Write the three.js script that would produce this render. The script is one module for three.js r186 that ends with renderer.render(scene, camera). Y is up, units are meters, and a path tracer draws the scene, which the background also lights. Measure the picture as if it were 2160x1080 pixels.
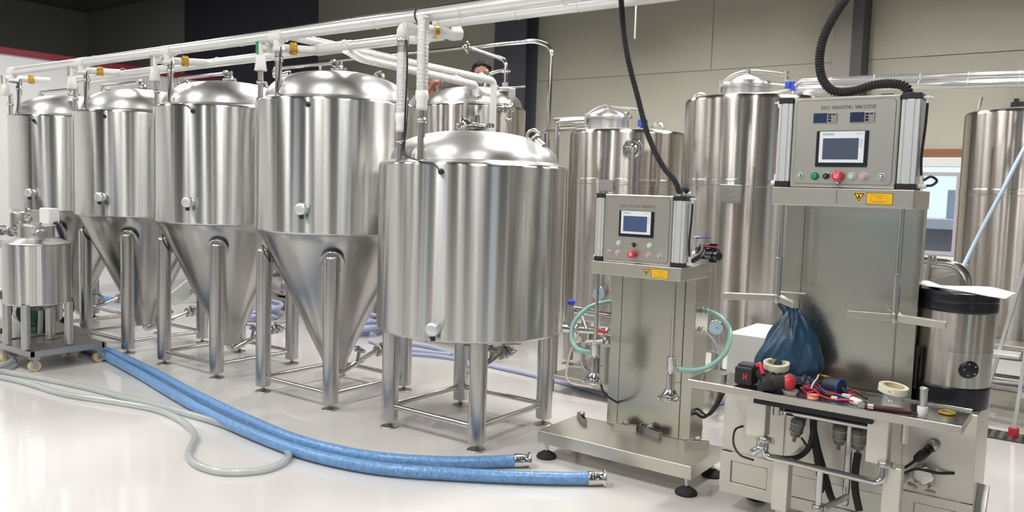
import * as THREE from 'three';
import { RoundedBoxGeometry } from 'three/addons/geometries/RoundedBoxGeometry.js';
import { mergeGeometries } from 'three/addons/utils/BufferGeometryUtils.js';
import { MarchingCubes } from 'three/addons/objects/MarchingCubes.js';
import { RectAreaLightUniformsLib } from 'three/addons/lights/RectAreaLightUniformsLib.js';
import { FontLoader } from 'three/addons/loaders/FontLoader.js';
import { TextGeometry } from 'three/addons/geometries/TextGeometry.js';

// ------------------------------------------------------------------ camera, sky, lights, exposure
const scene = new THREE.Scene();
const camera = new THREE.PerspectiveCamera(34.931, 2, 0.05, 200);
camera.position.set(0, 1.5, 0);
camera.rotation.set(-0.08096, 0.6267, 0.03112, 'YXZ');
scene.background = new THREE.Color(0xcfe4f5);
scene.backgroundIntensity = 1.3;
const renderer = new THREE.WebGLRenderer({ antialias: true });
renderer.toneMapping = THREE.LinearToneMapping;
renderer.toneMappingExposure = 1.05;
renderer.shadowMap.enabled = true;
RectAreaLightUniformsLib.init();
const LAMP = 76;                       // radiance of the ceiling lamps
const LAMPS = [[-8.8, -1.7], [-6.2, -1.3], [-3.4, -1.5], [-0.7, -1.4], [-8.2, -4.6], [-5.6, -5.1], [-2.8, -4.9], [-0.2, -5.2], [-7.0, 2.2], [-3.6, 2.0], [-0.4, 2.2], [-5.2, -7.5], [-2.6, -7.6], [0.2, -7.6]];
const LAMP_Y = 3.95;
for (const [x, z] of LAMPS) {
  const l = new THREE.RectAreaLight(0xfefcf9, LAMP, 0.24, 1.2);
  l.position.set(x, LAMP_Y - 0.012, z); l.rotation.x = -Math.PI / 2; l.castShadow = true;
  scene.add(l);
}
{ // a dim lamp in the unlit bay beyond the partition
  const l = new THREE.RectAreaLight(0xfefcf9, 60, 0.3, 1.2); l.position.set(-14.2, 5.28, -5.5); l.rotation.x = -Math.PI / 2; l.castShadow = true; scene.add(l);
}

// ------------------------------------------------------------------ helpers
function rng(seed) { let s = seed >>> 0; return () => { s = (s + 0x6d2b79f5) | 0; let t = Math.imul(s ^ (s >>> 15), 1 | s); t = (t + Math.imul(t ^ (t >>> 7), 61 | t)) ^ t; return ((t ^ (t >>> 14)) >>> 0) / 4294967296; }; }
const R0 = rng(7);
const V = (x, y, z) => new THREE.Vector3(x, y, z);
const A = (p) => (p.isVector3 ? p : V(p[0], p[1], p[2]));
const PI = Math.PI;
const FONT = await new FontLoader().loadAsync('fonts/droid/droid_serif_regular.typeface.json');
function rod(a, b, r, r2 = r, seg = 16, open = false) {
  a = A(a); b = A(b); const d = b.clone().sub(a), L = d.length();
  const g = new THREE.CylinderGeometry(r2, r, L, seg, 1, open);
  g.applyQuaternion(new THREE.Quaternion().setFromUnitVectors(V(0, 1, 0), d.normalize()));
  return g.translate((a.x + b.x) / 2, (a.y + b.y) / 2, (a.z + b.z) / 2);
}
function box(x0, x1, y0, y1, z0, z1, bev = 0.003) {
  const w = Math.abs(x1 - x0), h = Math.abs(y1 - y0), d = Math.abs(z1 - z0), b = Math.min(bev, w / 2.1, h / 2.1, d / 2.1);
  return new RoundedBoxGeometry(w, h, d, 2, b).translate((x0 + x1) / 2, (y0 + y1) / 2, (z0 + z1) / 2);
}
function bar(a, b, w, h, bev = 0.002) {           // box beam between two points
  a = A(a); b = A(b); const d = b.clone().sub(a), L = d.length(); d.normalize();
  const g = new RoundedBoxGeometry(w, h, L, 2, Math.min(bev, w / 2.1, h / 2.1));
  const m = new THREE.Matrix4().lookAt(d, V(0, 0, 0), Math.abs(d.y) > 0.99 ? V(1, 0, 0) : V(0, 1, 0));
  return g.applyMatrix4(m).translate((a.x + b.x) / 2, (a.y + b.y) / 2, (a.z + b.z) / 2);
}
function capped(curve, n, r, seg) {
  const out = [new THREE.TubeGeometry(curve, n, r, seg, false)];
  for (const t of [0, 1]) {
    const p = curve.getPointAt(t), d = curve.getTangentAt(t).multiplyScalar(t ? 1 : -1);
    out.push(new THREE.CircleGeometry(r, seg).applyQuaternion(new THREE.Quaternion().setFromUnitVectors(V(0, 0, 1), d)).translate(p.x, p.y, p.z));
  }
  return merge(out);
}
function curve(pts, r, n = 48, seg = 10) { return capped(new THREE.CatmullRomCurve3(pts.map(A), false, 'centripetal'), n, r, seg); }
function pipe(pts, r, bend = 0.06, seg = 12, per = 8) {       // polyline with rounded elbows
  const p = pts.map(A), c = [p[0]];
  for (let i = 1; i < p.length - 1; i++) {
    const a = p[i - 1].clone().sub(p[i]), b = p[i + 1].clone().sub(p[i]);
    const k = Math.min(bend, a.length() * 0.48, b.length() * 0.48);
    a.setLength(k).add(p[i]); b.setLength(k).add(p[i]);
    for (let j = 0; j <= per; j++) { const t = j / per; c.push(a.clone().multiplyScalar((1 - t) * (1 - t)).addScaledVector(p[i], 2 * t * (1 - t)).addScaledVector(b, t * t)); }
  }
  c.push(p[p.length - 1]);
  // explicit tube over points c
  const pos = [], nor = [], uv = [], idx = [];
  let N = null; let prev = null, len = 0;
  c.forEach((q, i) => {
    const t = (i === 0 ? c[1].clone().sub(q) : i === c.length - 1 ? q.clone().sub(c[i - 1]) : c[i + 1].clone().sub(q).normalize().add(q.clone().sub(c[i - 1]).normalize())).normalize();
    if (!N) { N = Math.abs(t.y) < 0.9 ? V(0, 1, 0) : V(1, 0, 0); N.sub(t.clone().multiplyScalar(N.dot(t))).normalize(); }
    else { N.applyQuaternion(new THREE.Quaternion().setFromUnitVectors(prev, t)); N.sub(t.clone().multiplyScalar(N.dot(t))).normalize(); }
    prev = t.clone(); const B = t.clone().cross(N); if (i) len += q.distanceTo(c[i - 1]);
    for (let j = 0; j <= seg; j++) { const a = j / seg * 2 * PI; const n = N.clone().multiplyScalar(Math.cos(a)).addScaledVector(B, Math.sin(a)); pos.push(q.x + n.x * r, q.y + n.y * r, q.z + n.z * r); nor.push(n.x, n.y, n.z); uv.push(j / seg, len); }
    if (i) for (let j = 0; j < seg; j++) { const a = (i - 1) * (seg + 1) + j, b = a + seg + 1; idx.push(a, a + 1, b, b, a + 1, b + 1); }
  });
  const g = new THREE.BufferGeometry();
  g.setAttribute('position', new THREE.Float32BufferAttribute(pos, 3)); g.setAttribute('normal', new THREE.Float32BufferAttribute(nor, 3)); g.setAttribute('uv', new THREE.Float32BufferAttribute(uv, 2)); g.setIndex(idx);
  const caps = [[c[0], c[0].clone().sub(c[1]).normalize()], [c[c.length - 1], c[c.length - 1].clone().sub(c[c.length - 2]).normalize()]].map(([q, d]) => new THREE.CircleGeometry(r, seg).applyQuaternion(new THREE.Quaternion().setFromUnitVectors(V(0, 0, 1), d)).translate(q.x, q.y, q.z));
  return merge([g, ...caps]);
}
function lathe(prof, seg = 48) { return new THREE.LatheGeometry(prof.map(([r, y]) => new THREE.Vector2(Math.max(r, 1e-5), y)), seg); }
function turned(prof, at, dir = [0, 1, 0], seg = 24) {      // lathe profile [radius, distance] along dir from at
  const g = lathe(prof, seg); at = A(at);
  g.applyQuaternion(new THREE.Quaternion().setFromUnitVectors(V(0, 1, 0), A(dir).clone().normalize()));
  return g.translate(at.x, at.y, at.z);
}
function ring(at, dir, r, t, seg = 40) {
  at = A(at); return new THREE.TorusGeometry(r, t, 8, seg).applyQuaternion(new THREE.Quaternion().setFromUnitVectors(V(0, 0, 1), A(dir).clone().normalize())).translate(at.x, at.y, at.z);
}
function merge(list) {
  if (list.length === 1) return list[0];
  const ni = list.map((g) => { const q = g.index ? g.toNonIndexed() : g; for (const k of Object.keys(q.attributes)) if (!['position', 'normal', 'uv'].includes(k)) q.deleteAttribute(k); return q; });
  return mergeGeometries(ni);
}
const names = new Set();
function numbered(n) { let k = n, i = 0; while (names.has(k)) k = n + '_' + String(++i).padStart(3, '0'); names.add(k); return k; }
const LOCAL = new WeakSet();
function tag(o, label, category, group, kind) { if (label) o.userData.label = label; if (category) o.userData.category = category; if (group) o.userData.group = group; if (kind) o.userData.kind = kind; return o; }
function thing(name, label, category, at = [0, 0, 0], group) {      // children given in world coordinates
  const o = new THREE.Group(); o.name = numbered(name); scene.add(o); o.position.set(...at);
  return tag(o, label, category, group);
}
function local(name, label, category, group) {                      // children given in the thing's own coordinates
  const o = thing(name, label, category, [0, 0, 0], group); LOCAL.add(o); return o;
}
function part(name, geos, m, parent) {
  let g = Array.isArray(geos) ? merge(geos) : geos;
  let root = parent; while (root.parent && root.parent !== scene) root = root.parent;
  if (!LOCAL.has(root)) g = g.clone().translate(-root.position.x, -root.position.y, -root.position.z);
  const o = new THREE.Mesh(g, m); o.name = name; o.castShadow = o.receiveShadow = true; parent.add(o); return o;
}
function single(name, geos, m, label, category, group) {            // a thing that is one mesh
  const o = new THREE.Mesh(Array.isArray(geos) ? merge(geos) : geos, m); o.name = numbered(name); o.castShadow = o.receiveShadow = true; scene.add(o);
  return tag(o, label, category, group);
}
function struct(name, geos, m, parent) {
  const o = new THREE.Mesh(Array.isArray(geos) ? merge(geos) : geos, m); o.name = parent ? name : numbered(name); o.castShadow = o.receiveShadow = true;
  (parent || scene).add(o); if (!parent) o.userData.kind = 'structure'; return o;
}
function copy(root, at, turn, label, group) {
  const r = root.clone(); r.name = numbered(root.name.replace(/_\d{3}$/, '')); scene.add(r); r.position.set(...at); r.rotation.y = turn;
  if (label) r.userData.label = label; if (group) r.userData.group = group; return r;
}

// ------------------------------------------------------------------ materials
function waveTexture(w, h, terms, seed, fx, fy) {     // smooth periodic relief
  const r = rng(seed), d = new Uint8Array(w * h * 4), T = [];
  for (let i = 0; i < terms; i++) T.push([Math.round((r() * 2 - 1) * fx), Math.round((r() * 2 - 1) * fy), r() * 2 * PI, 0.4 + r()]);
  let tot = 0; T.forEach((t) => (tot += t[3]));
  for (let y = 0; y < h; y++) for (let x = 0; x < w; x++) {
    let s = 0; for (const [a, b, p, k] of T) s += k * Math.cos(2 * PI * (a * x / w + b * y / h) + p);
    const v = Math.max(0, Math.min(255, 128 + 300 * s / tot)); const i = (y * w + x) * 4; d[i] = d[i + 1] = d[i + 2] = v; d[i + 3] = 255;
  }
  const t = new THREE.DataTexture(d, w, h); t.wrapS = t.wrapT = THREE.RepeatWrapping; t.magFilter = THREE.LinearFilter; t.minFilter = THREE.LinearMipmapLinearFilter; t.generateMipmaps = true; t.needsUpdate = true; return t;
}
function noiseTexture(w, h, seed, sx, sy, lo, hi, tint) {    // tiled value noise with grain, from lo to hi (0..255)
  const r = rng(seed), d = new Uint8Array(w * h * 4), oct = [];
  for (let o = 0; o < 4; o++) { const gx = Math.max(1, sx << o), gy = Math.max(1, sy << o); oct.push([gx, gy, Float32Array.from({ length: gx * gy }, () => r())]); }
  const sm = (t) => t * t * (3 - 2 * t);
  for (let y = 0; y < h; y++) for (let x = 0; x < w; x++) {
    let s = 0, k = 0.5;
    for (const [gx, gy, g] of oct) {
      const u = x / w * gx, v = y / h * gy, x0 = Math.floor(u), y0 = Math.floor(v), fu = sm(u - x0), fv = sm(v - y0);
      const at = (a, b) => g[(b % gy) * gx + (a % gx)];
      s += k * ((at(x0, y0) * (1 - fu) + at(x0 + 1, y0) * fu) * (1 - fv) + (at(x0, y0 + 1) * (1 - fu) + at(x0 + 1, y0 + 1) * fu) * fv); k *= 0.5;
    }
    const v = lo + (hi - lo) * Math.min(1, s / 0.94), i = (y * w + x) * 4; d[i] = v * (tint ? tint[0] : 1); d[i + 1] = v * (tint ? tint[1] : 1); d[i + 2] = v * (tint ? tint[2] : 1); d[i + 3] = 255;
  }
  const t = new THREE.DataTexture(d, w, h); t.wrapS = t.wrapT = THREE.RepeatWrapping; t.magFilter = THREE.LinearFilter; t.minFilter = THREE.LinearMipmapLinearFilter; t.generateMipmaps = true; t.needsUpdate = true; return t;
}
function canvasTexture(w, h, draw) {
  const c = document.createElement('canvas'); c.width = w; c.height = h; const g = c.getContext('2d'); draw(g, w, h);
  const t = new THREE.CanvasTexture(c); t.colorSpace = THREE.SRGBColorSpace; t.magFilter = THREE.LinearFilter; return t;
}
const P = (o) => new THREE.MeshPhysicalMaterial(o);
const S = (color, roughness = 0.6, metalness = 0, extra = {}) => new THREE.MeshStandardMaterial({ color, roughness, metalness, ...extra });
const lin = (r, g, b) => new THREE.Color().setRGB(r, g, b);
const waves = waveTexture(512, 256, 14, 3, 12, 3);
const waves2 = waveTexture(512, 256, 14, 9, 9, 4);
const grain = noiseTexture(256, 256, 5, 4, 64, 120, 255);
const hoseTex = noiseTexture(512, 128, 55, 128, 16, 110, 255); hoseTex.repeat.set(4, 1);
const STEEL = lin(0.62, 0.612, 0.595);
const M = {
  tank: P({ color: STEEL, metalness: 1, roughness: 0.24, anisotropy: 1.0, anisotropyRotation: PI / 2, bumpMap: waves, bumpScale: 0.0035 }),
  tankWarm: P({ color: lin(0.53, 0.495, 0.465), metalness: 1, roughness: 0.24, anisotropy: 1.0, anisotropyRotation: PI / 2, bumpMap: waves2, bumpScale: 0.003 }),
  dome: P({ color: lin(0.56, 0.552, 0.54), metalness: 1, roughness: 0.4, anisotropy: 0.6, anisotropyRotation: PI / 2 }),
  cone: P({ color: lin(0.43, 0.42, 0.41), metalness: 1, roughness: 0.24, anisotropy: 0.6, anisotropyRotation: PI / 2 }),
  leg: S(lin(0.57, 0.555, 0.535), 0.26, 1),
  sheet: P({ color: lin(0.65, 0.625, 0.565), metalness: 1, roughness: 0.35 }),
  bench: P({ color: lin(0.52, 0.5, 0.46), metalness: 1, roughness: 0.22 }),
  mirror: P({ color: lin(0.53, 0.52, 0.455), metalness: 1, roughness: 0.26 }),
  kegSteel: P({ color: lin(0.56, 0.54, 0.5), metalness: 1, roughness: 0.3, anisotropy: 0.8, anisotropyRotation: PI / 2 }),
  cabinet: P({ color: lin(0.72, 0.695, 0.63), metalness: 0.7, roughness: 0.42 }),
  chrome: S(lin(0.66, 0.65, 0.64), 0.12, 1),
  castSteel: S(lin(0.5, 0.49, 0.47), 0.35, 1),
  aluminium: S(lin(0.72, 0.74, 0.74), 0.4, 0.7),
  foil: S(lin(0.76, 0.76, 0.75), 0.34, 0.45),
  silver: P({ color: lin(0.7, 0.69, 0.69), metalness: 0.9, roughness: 0.28, bumpMap: waves2, bumpScale: 0.004 }),
  whitePipe: S(lin(0.72, 0.71, 0.68), 0.5),
  whitePaint: S(lin(0.76, 0.76, 0.75), 0.5),
  whitePlastic: S(lin(0.75, 0.74, 0.72), 0.4),
  black: S(lin(0.012, 0.012, 0.014), 0.5),
  blackGloss: S(lin(0.012, 0.013, 0.018), 0.28),
  rubber: S(lin(0.02, 0.02, 0.021), 0.8),
  seam: S(lin(0.03, 0.03, 0.028), 0.7),
  brass: S(lin(0.55, 0.33, 0.06), 0.35, 0.6),
  cream: S(lin(0.6, 0.5, 0.3), 0.5),
  red: S(lin(0.62, 0.03, 0.05), 0.35),
  redDark: S(lin(0.25, 0.012, 0.025), 0.55),
  green: S(lin(0.01, 0.28, 0.1), 0.35),
  greenDark: S(lin(0.01, 0.06, 0.04), 0.5),
  orangeCap: S(lin(0.85, 0.12, 0.05), 0.35),
  blueHandle: S(lin(0.02, 0.06, 0.45), 0.4),
  blueVinyl: S(lin(0.02, 0.08, 0.35), 0.45),
  blueHose: P({ color: lin(0.2, 0.42, 0.78), map: hoseTex, roughness: 0.28, bumpMap: hoseTex, bumpScale: 0.004 }),
  paleBlue: S(lin(0.42, 0.53, 0.66), 0.5),
  lilacHose: P({ color: lin(0.58, 0.62, 0.8), roughness: 0.3, transmission: 0.3 }),
  tealHose: P({ color: lin(0.4, 0.66, 0.59), roughness: 0.25, transmission: 0.45 }),
  clearHose: P({ color: lin(0.74, 0.77, 0.76), roughness: 0.2, transmission: 0.55, clearcoat: 0.6 }),
  glass: P({ color: 0xffffff, roughness: 0.02, transmission: 1, thickness: 0, ior: 1.45 }),
  yellow: S(lin(0.85, 0.55, 0.02), 0.5),
  tape: S(lin(0.72, 0.69, 0.52), 0.45),
  paper: S(lin(0.82, 0.83, 0.84), 0.8),
  wood: S(lin(0.3, 0.11, 0.05), 0.6),
  maroon: S(lin(0.1, 0.025, 0.035), 0.5),
  skin: S(lin(0.32, 0.15, 0.105), 0.55),
  hair: S(lin(0.01, 0.009, 0.009), 0.95),
  cloth: S(lin(0.08, 0.085, 0.1), 0.9),
  shirt: S(lin(0.25, 0.25, 0.27), 0.9),
};
function printed(w, h, pw, ph, draw, at, rough = 0.5, extra = {}) {     // a flat print of w x h metres facing +z at a point
  const g = new THREE.PlaneGeometry(w, h).translate(at[0], at[1], at[2]);
  return [g, new THREE.MeshStandardMaterial({ map: canvasTexture(pw, ph, draw), roughness: rough, ...extra })];
}

// ------------------------------------------------------------------ the room
const floorTex = noiseTexture(512, 512, 21, 6, 6, 225, 255, [1, 0.992, 0.982]); floorTex.colorSpace = THREE.SRGBColorSpace; floorTex.repeat.set(3, 3);
const floorRough = noiseTexture(256, 256, 23, 8, 8, 110, 255); floorRough.repeat.set(4, 4);
const slab = (x0, x1, y0, y1, z0, z1) => new THREE.BoxGeometry(x1 - x0, y1 - y0, z1 - z0).translate((x0 + x1) / 2, (y0 + y1) / 2, (z0 + z1) / 2);
const M_floor = P({ color: lin(0.77, 0.765, 0.755), map: floorTex, roughness: 0.3, roughnessMap: floorRough, clearcoat: 0.55, clearcoatRoughness: 0.05 });
const wallTex = noiseTexture(256, 256, 31, 3, 3, 236, 255); wallTex.colorSpace = THREE.SRGBColorSpace;
const M_back = S(lin(0.52, 0.5, 0.41), 0.7, 0, { map: wallTex });
const M_white = S(lin(0.78, 0.785, 0.79), 0.55, 0, { map: wallTex });
const M_dark = S(lin(0.34, 0.342, 0.32), 0.8);
const M_darkBlue = S(lin(0.075, 0.078, 0.1), 0.7);
const M_ceiling = S(lin(0.12, 0.12, 0.11), 0.85);
const XL = -20, XR = 3.2, ZB = -10, ZF = 6.2, YC = 5.4;
struct('floor', slab(XL, XR, -0.2, 0, ZB - 0.3, ZF), M_floor);
struct('ceiling', slab(XL, XR, YC, YC + 0.2, ZB - 0.3, ZF), M_ceiling);
// back wall: sandwich panels round the window opening, dark bay at the far end
const WX0 = -1.76, WX1 = -0.86, WY0 = 0.86, WY1 = 2.0;
{
  const w = struct('wall_back', slab(-11.72, WX0, 0, 3.1, ZB - 0.25, ZB), M_back);
  struct('panel', slab(WX1, XR, 0, 3.1, ZB - 0.25, ZB), M_back, w);
  struct('panel', slab(WX0, WX1, 0, WY0, ZB - 0.25, ZB), M_back, w);
  struct('panel', slab(WX0, WX1, WY1, 3.1, ZB - 0.25, ZB), M_back, w);
  struct('panel', slab(-11.72, -4.2, 3.108, YC, ZB - 0.25, ZB), M_back, w);
  struct('panel', slab(-4.192, XR, 3.108, YC, ZB - 0.25, ZB), M_back, w);
  struct('backing', slab(-11.72, WX0, 3.05, 3.2, ZB - 0.27, ZB - 0.006), M_seamWall(), w);
  const d = struct('wall_far', slab(-15.9, -11.72, 0, YC, ZB - 0.25, ZB + 0.02), M_darkBlue);
  struct('panel', slab(XL, -15.9, 0, YC, ZB - 0.25, ZB), M_dark, d);
}
function M_seamWall() { return S(lin(0.2, 0.19, 0.15), 0.9); }
struct('wall_end', slab(XL - 0.25, XL, 0, YC, ZB - 0.3, ZF), M_dark);
{ // the wall behind the photographer: dark bays, pale doors and panels between steel columns
  const bay = (x0, x1, m) => slab(x0, x1, 0, YC, ZF, ZF + 0.25);
  const w = struct('wall_front', [bay(XL, -10.5), bay(-10.5, -6.6), bay(-4.8, -3.2), bay(-1.6, XR), slab(-6.6, -4.8, 2.6, YC, ZF, ZF + 0.25), slab(-6.6, -4.8, 0, 0.3, ZF, ZF + 0.25), slab(-3.2, -1.6, 2.4, YC, ZF, ZF + 0.25), slab(-3.2, -1.6, 0, 0.9, ZF, ZF + 0.25)], S(lin(0.1, 0.105, 0.1), 0.8));
  const pale = S(lin(0.7, 0.7, 0.66), 0.6), mint = S(lin(0.42, 0.5, 0.44), 0.6), brown = S(lin(0.2, 0.14, 0.11), 0.7);
  for (const [x0, x1, h, m] of [[-10.1, -9.5, 2.6, pale], [-9.1, -8.7, 3.2, brown], [-8.0, -7.2, 2.4, mint], [-4.6, -4.3, 3.4, pale], [-3.7, -3.35, 2.2, brown], [-1.3, -0.9, 3.2, pale], [-0.3, 0.8, 2.2, mint], [1.5, 1.9, 3.2, pale], [2.3, 2.9, 2.4, brown]]) struct('panel', slab(x0, x1, 0, h, ZF - 0.08, ZF), m, w);
  const r = struct('wall_side', [slab(XR - 0.002, XR, 0, 3.4, -4.2, -3.7), slab(XR - 0.002, XR, 0, 3.4, 2.4, 2.8)], pale); void r;
}
struct('wall_right', [slab(XR, XR + 0.25, 0, YC, ZB - 0.3, -1.0), slab(XR, XR + 0.25, 0, YC, 1.6, ZF + 0.25), slab(XR, XR + 0.25, 2.5, YC, -1.0, 1.6), slab(XR, XR + 0.25, 0, 0.4, -1.0, 1.6)], S(lin(0.14, 0.14, 0.125), 0.8));
// white partition with a dark red cap rail
struct('wall_left', slab(-10.62, -10.5, 0, 2.9, -9.98, ZF), M_white);
struct('trim_1', [slab(-10.66, -10.46, 2.9, 2.97, -9.98, ZF)], S(lin(0.2, 0.012, 0.03), 0.6));
struct('baseboard_left', slab(-10.5, -10.485, 0, 0.1, -9.98, ZF), S(lin(0.6, 0.6, 0.61), 0.5));
{ // steel columns at the back wall
  const col = (x, z, name) => struct(name, [slab(x - 0.28, x + 0.28, 0, YC, z + 0.13, z + 0.16), slab(x - 0.28, x + 0.28, 0, YC, z - 0.16, z - 0.13), slab(x - 0.02, x + 0.02, 0, YC, z - 0.13, z + 0.13)], M_darkBlue);
  col(-7.16, -9.83, 'column_back');
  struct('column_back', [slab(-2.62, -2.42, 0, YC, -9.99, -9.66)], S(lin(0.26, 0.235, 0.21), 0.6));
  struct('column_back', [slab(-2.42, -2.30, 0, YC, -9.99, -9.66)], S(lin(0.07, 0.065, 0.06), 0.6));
  col(-8.2, 5.9, 'column_front'); col(-4.0, 5.9, 'column_front'); col(-0.6, 5.9, 'column_front');
}
{ // pillars and stored crates behind the photographer
  const white = S(lin(0.86, 0.86, 0.83), 0.6), dk = S(lin(0.03, 0.03, 0.03), 0.7);
  for (const [x, z] of [[-9.2, 1.4], [-7.2, 2.4], [-5.7, 2.8], [-3.6, 2.6], [-2.3, 1.7], [0.2, 2.2], [1.4, 0.9], [2.7, -1.2], [2.5, -2.6]]) struct('column_hall', slab(x - 0.09, x + 0.09, 0, YC, z - 0.09, z + 0.09), white);
  for (const [x, z, w, h] of [[-8.0, 2.6, 0.9, 2.2], [-4.4, 3.0, 0.8, 2.2], [-1.0, 2.4, 0.7, 2.4], [2.3, 0.0, 0.7, 2.2], [-9.9, 2.4, 0.6, 2.2], [-6.6, 3.6, 0.5, 2.4]]) struct('partition_hall', slab(x - w / 2, x + w / 2, 0, h, z - 0.3, z + 0.3), dk);
}
{ // window in the back wall
  const w = struct('window_1', [slab(WX0, WX0 + 0.06, WY0, WY1, -10.1, -9.97), slab(WX1 - 0.06, WX1, WY0, WY1, -10.1, -9.97), slab(WX0, WX1, WY1 - 0.1, WY1, -10.1, -9.96), slab(WX0, WX1, WY0, WY0 + 0.06, -10.1, -9.97), slab(-1.285, -1.235, WY0, WY1, -10.08, -9.98)], M.whitePaint);
  struct('sash', [slab(-1.70, -1.66, 0.93, 1.84, -10.07, -10.02), slab(-1.325, -1.285, 0.93, 1.84, -10.07, -10.02), slab(-1.66, -1.325, 0.93, 0.97, -10.07, -10.02), slab(-1.66, -1.325, 1.8, 1.84, -10.07, -10.02)], S(lin(0.45, 0.43, 0.46), 0.5), w);
  struct('pane', slab(-1.66, -1.325, 0.97, 1.8, -10.05, -10.045), M.glass, w);
  struct('pane', slab(-1.235, -0.92, 0.92, 1.9, -10.05, -10.045), M.glass, w);
  struct('sill', box(WX0 - 0.06, WX1 + 0.06, WY0 - 0.04, WY0, -10.1, -9.9, 0.006), M.whitePaint, w);
  struct('trim_2', box(-2.05, -0.7, 2.0, 2.09, -9.999, -9.965, 0.006), S(lin(0.33, 0.14, 0.075), 0.6, 0, { map: noiseTexture(256, 64, 41, 2, 24, 170, 255) }));
  // outside: yard, neighbouring shed and a parked trailer roof
  struct('ground_outside', slab(-14, 8, -0.3, -0.2, -40, -10.3), S(lin(0.3, 0.29, 0.3), 0.9));
  const b = thing('shed', 'grey shed with a pale roof seen outside through the window', 'shed', [-2.6, -0.2, -17]);
  part('wall', slab(-5.2, 0.4, -0.2, 1.05, -17.6, -16.2), S(lin(0.36, 0.33, 0.37), 0.8), b);
  part('roof', slab(-5.4, 0.6, 1.05, 1.22, -17.8, -15.9), S(lin(0.75, 0.72, 0.74), 0.6), b);
  part('chimney', box(-2.35, -2.1, 1.22, 1.75, -17, -16.8, 0.01), S(lin(0.4, 0.46, 0.52), 0.7), b);
}
// outside the other openings: a glazed door and windows behind the photographer
struct('window_2', [slab(-6.6, -6.5, 0.3, 2.6, ZF + 0.05, ZF + 0.15), slab(-4.9, -4.8, 0.3, 2.6, ZF + 0.05, ZF + 0.15), slab(-5.74, -5.66, 0.3, 2.6, ZF + 0.05, ZF + 0.15), slab(-6.6, -4.8, 2.5, 2.6, ZF + 0.05, ZF + 0.15)], M.whitePaint);
struct('window_3', [slab(-3.2, -3.1, 0.9, 2.4, ZF + 0.05, ZF + 0.15), slab(-1.7, -1.6, 0.9, 2.4, ZF + 0.05, ZF + 0.15), slab(-2.44, -2.36, 0.9, 2.4, ZF + 0.05, ZF + 0.15)], M.whitePaint);
struct('window_4', [slab(XR + 0.05, XR + 0.15, 0.4, 2.5, -1.0, -0.9), slab(XR + 0.05, XR + 0.15, 0.4, 2.5, 1.5, 1.6), slab(XR + 0.05, XR + 0.15, 0.4, 2.5, 0.26, 0.34)], M.whitePaint);
for (const [x, z] of LAMPS) {
  const l = new THREE.Group(); l.name = numbered('ceiling_lamp'); l.position.set(x, LAMP_Y, z); l.userData.kind = 'structure'; scene.add(l); LOCAL.add(l);
  part('housing', [slab(-0.17, 0.17, 0.0, 0.09, -0.66, 0.66), slab(-0.17, -0.14, -0.05, 0.0, -0.66, 0.66), slab(0.14, 0.17, -0.05, 0.0, -0.66, 0.66), slab(-0.14, 0.14, -0.2, 0.0, -0.66, -0.63), slab(-0.14, 0.14, -0.2, 0.0, 0.63, 0.66), rod([0, 0.09, -0.5], [0, YC - LAMP_Y, -0.5], 0.008), rod([0, 0.09, 0.5], [0, YC - LAMP_Y, 0.5], 0.008)], M.whitePaint, l);
  part('diffuser', slab(-0.12, 0.12, -0.008, 0.0, -0.6, 0.6), new THREE.MeshStandardMaterial({ color: 0xffffff, emissive: 0xfefcf9, emissiveIntensity: 6 }), l);
}
{
  const l = new THREE.Group(); l.name = numbered('ceiling_lamp'); l.position.set(-14.2, 5.3, -5.5); l.userData.kind = 'structure'; scene.add(l); LOCAL.add(l);
  part('housing', slab(-0.2, 0.2, 0.0, 0.1, -0.66, 0.66), M.whitePaint, l);
  part('diffuser', slab(-0.15, 0.15, -0.008, 0.0, -0.6, 0.6), new THREE.MeshStandardMaterial({ color: 0xffffff, emissive: 0xfefcf9, emissiveIntensity: 3 }), l);
}
single('wall_bracket', [slab(-0.86, -0.62, 2.44, 2.56, -9.99, -9.86), slab(-0.84, -0.8, 2.4, 2.6, -9.995, -9.9)], M.black, 'small black bracket on the back wall at the right edge of the picture', 'bracket');
{ // floor drain
  const d = struct('trim_3', [slab(-0.62, 0.5, -0.01, 0.004, -6.24, -6.225), slab(-0.62, 0.5, -0.01, 0.004, -6.015, -6.0), slab(-0.62, 0.5, -0.02, 0.0015, -6.225, -6.015)], M.seam);
  for (let i = 0; i < 22; i++) struct('drain_bar', slab(-0.6 + i * 0.05, -0.575 + i * 0.05, 0, 0.005, -6.225, -6.015), M.castSteel, d);
}
// ------------------------------------------------------------------ tanks in the front row
const az = (deg, r, y) => [r * Math.sin(deg * PI / 180), y, r * Math.cos(deg * PI / 180)];
const azDir = (deg) => [Math.sin(deg * PI / 180), 0, Math.cos(deg * PI / 180)];
function legs(t, rl, r, yTop, yBot = 0.045) {
  for (let k = 0; k < 4; k++) {
    const a = PI / 4 + k * PI / 2, x = rl * Math.sin(a), z = rl * Math.cos(a);
    const l = part('leg', turned([[0, 0], [r - 0.004, 0], [r, 0.004], [r, yTop - yBot - 0.03], [r * 0.8, yTop - yBot - 0.008], [0, yTop - yBot]], [x, yBot, z], [0, 1, 0], 28), M.leg, t);
    part('foot', [rod([x, 0.008, z], [x, yBot + 0.01, z], 0.011), turned([[0, 0], [0.055, 0], [0.056, 0.004], [0.05, 0.009], [0.016, 0.013], [0.016, 0.022], [0, 0.022]], [x, 0, z])], M.castSteel, l);
  }
}
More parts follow.
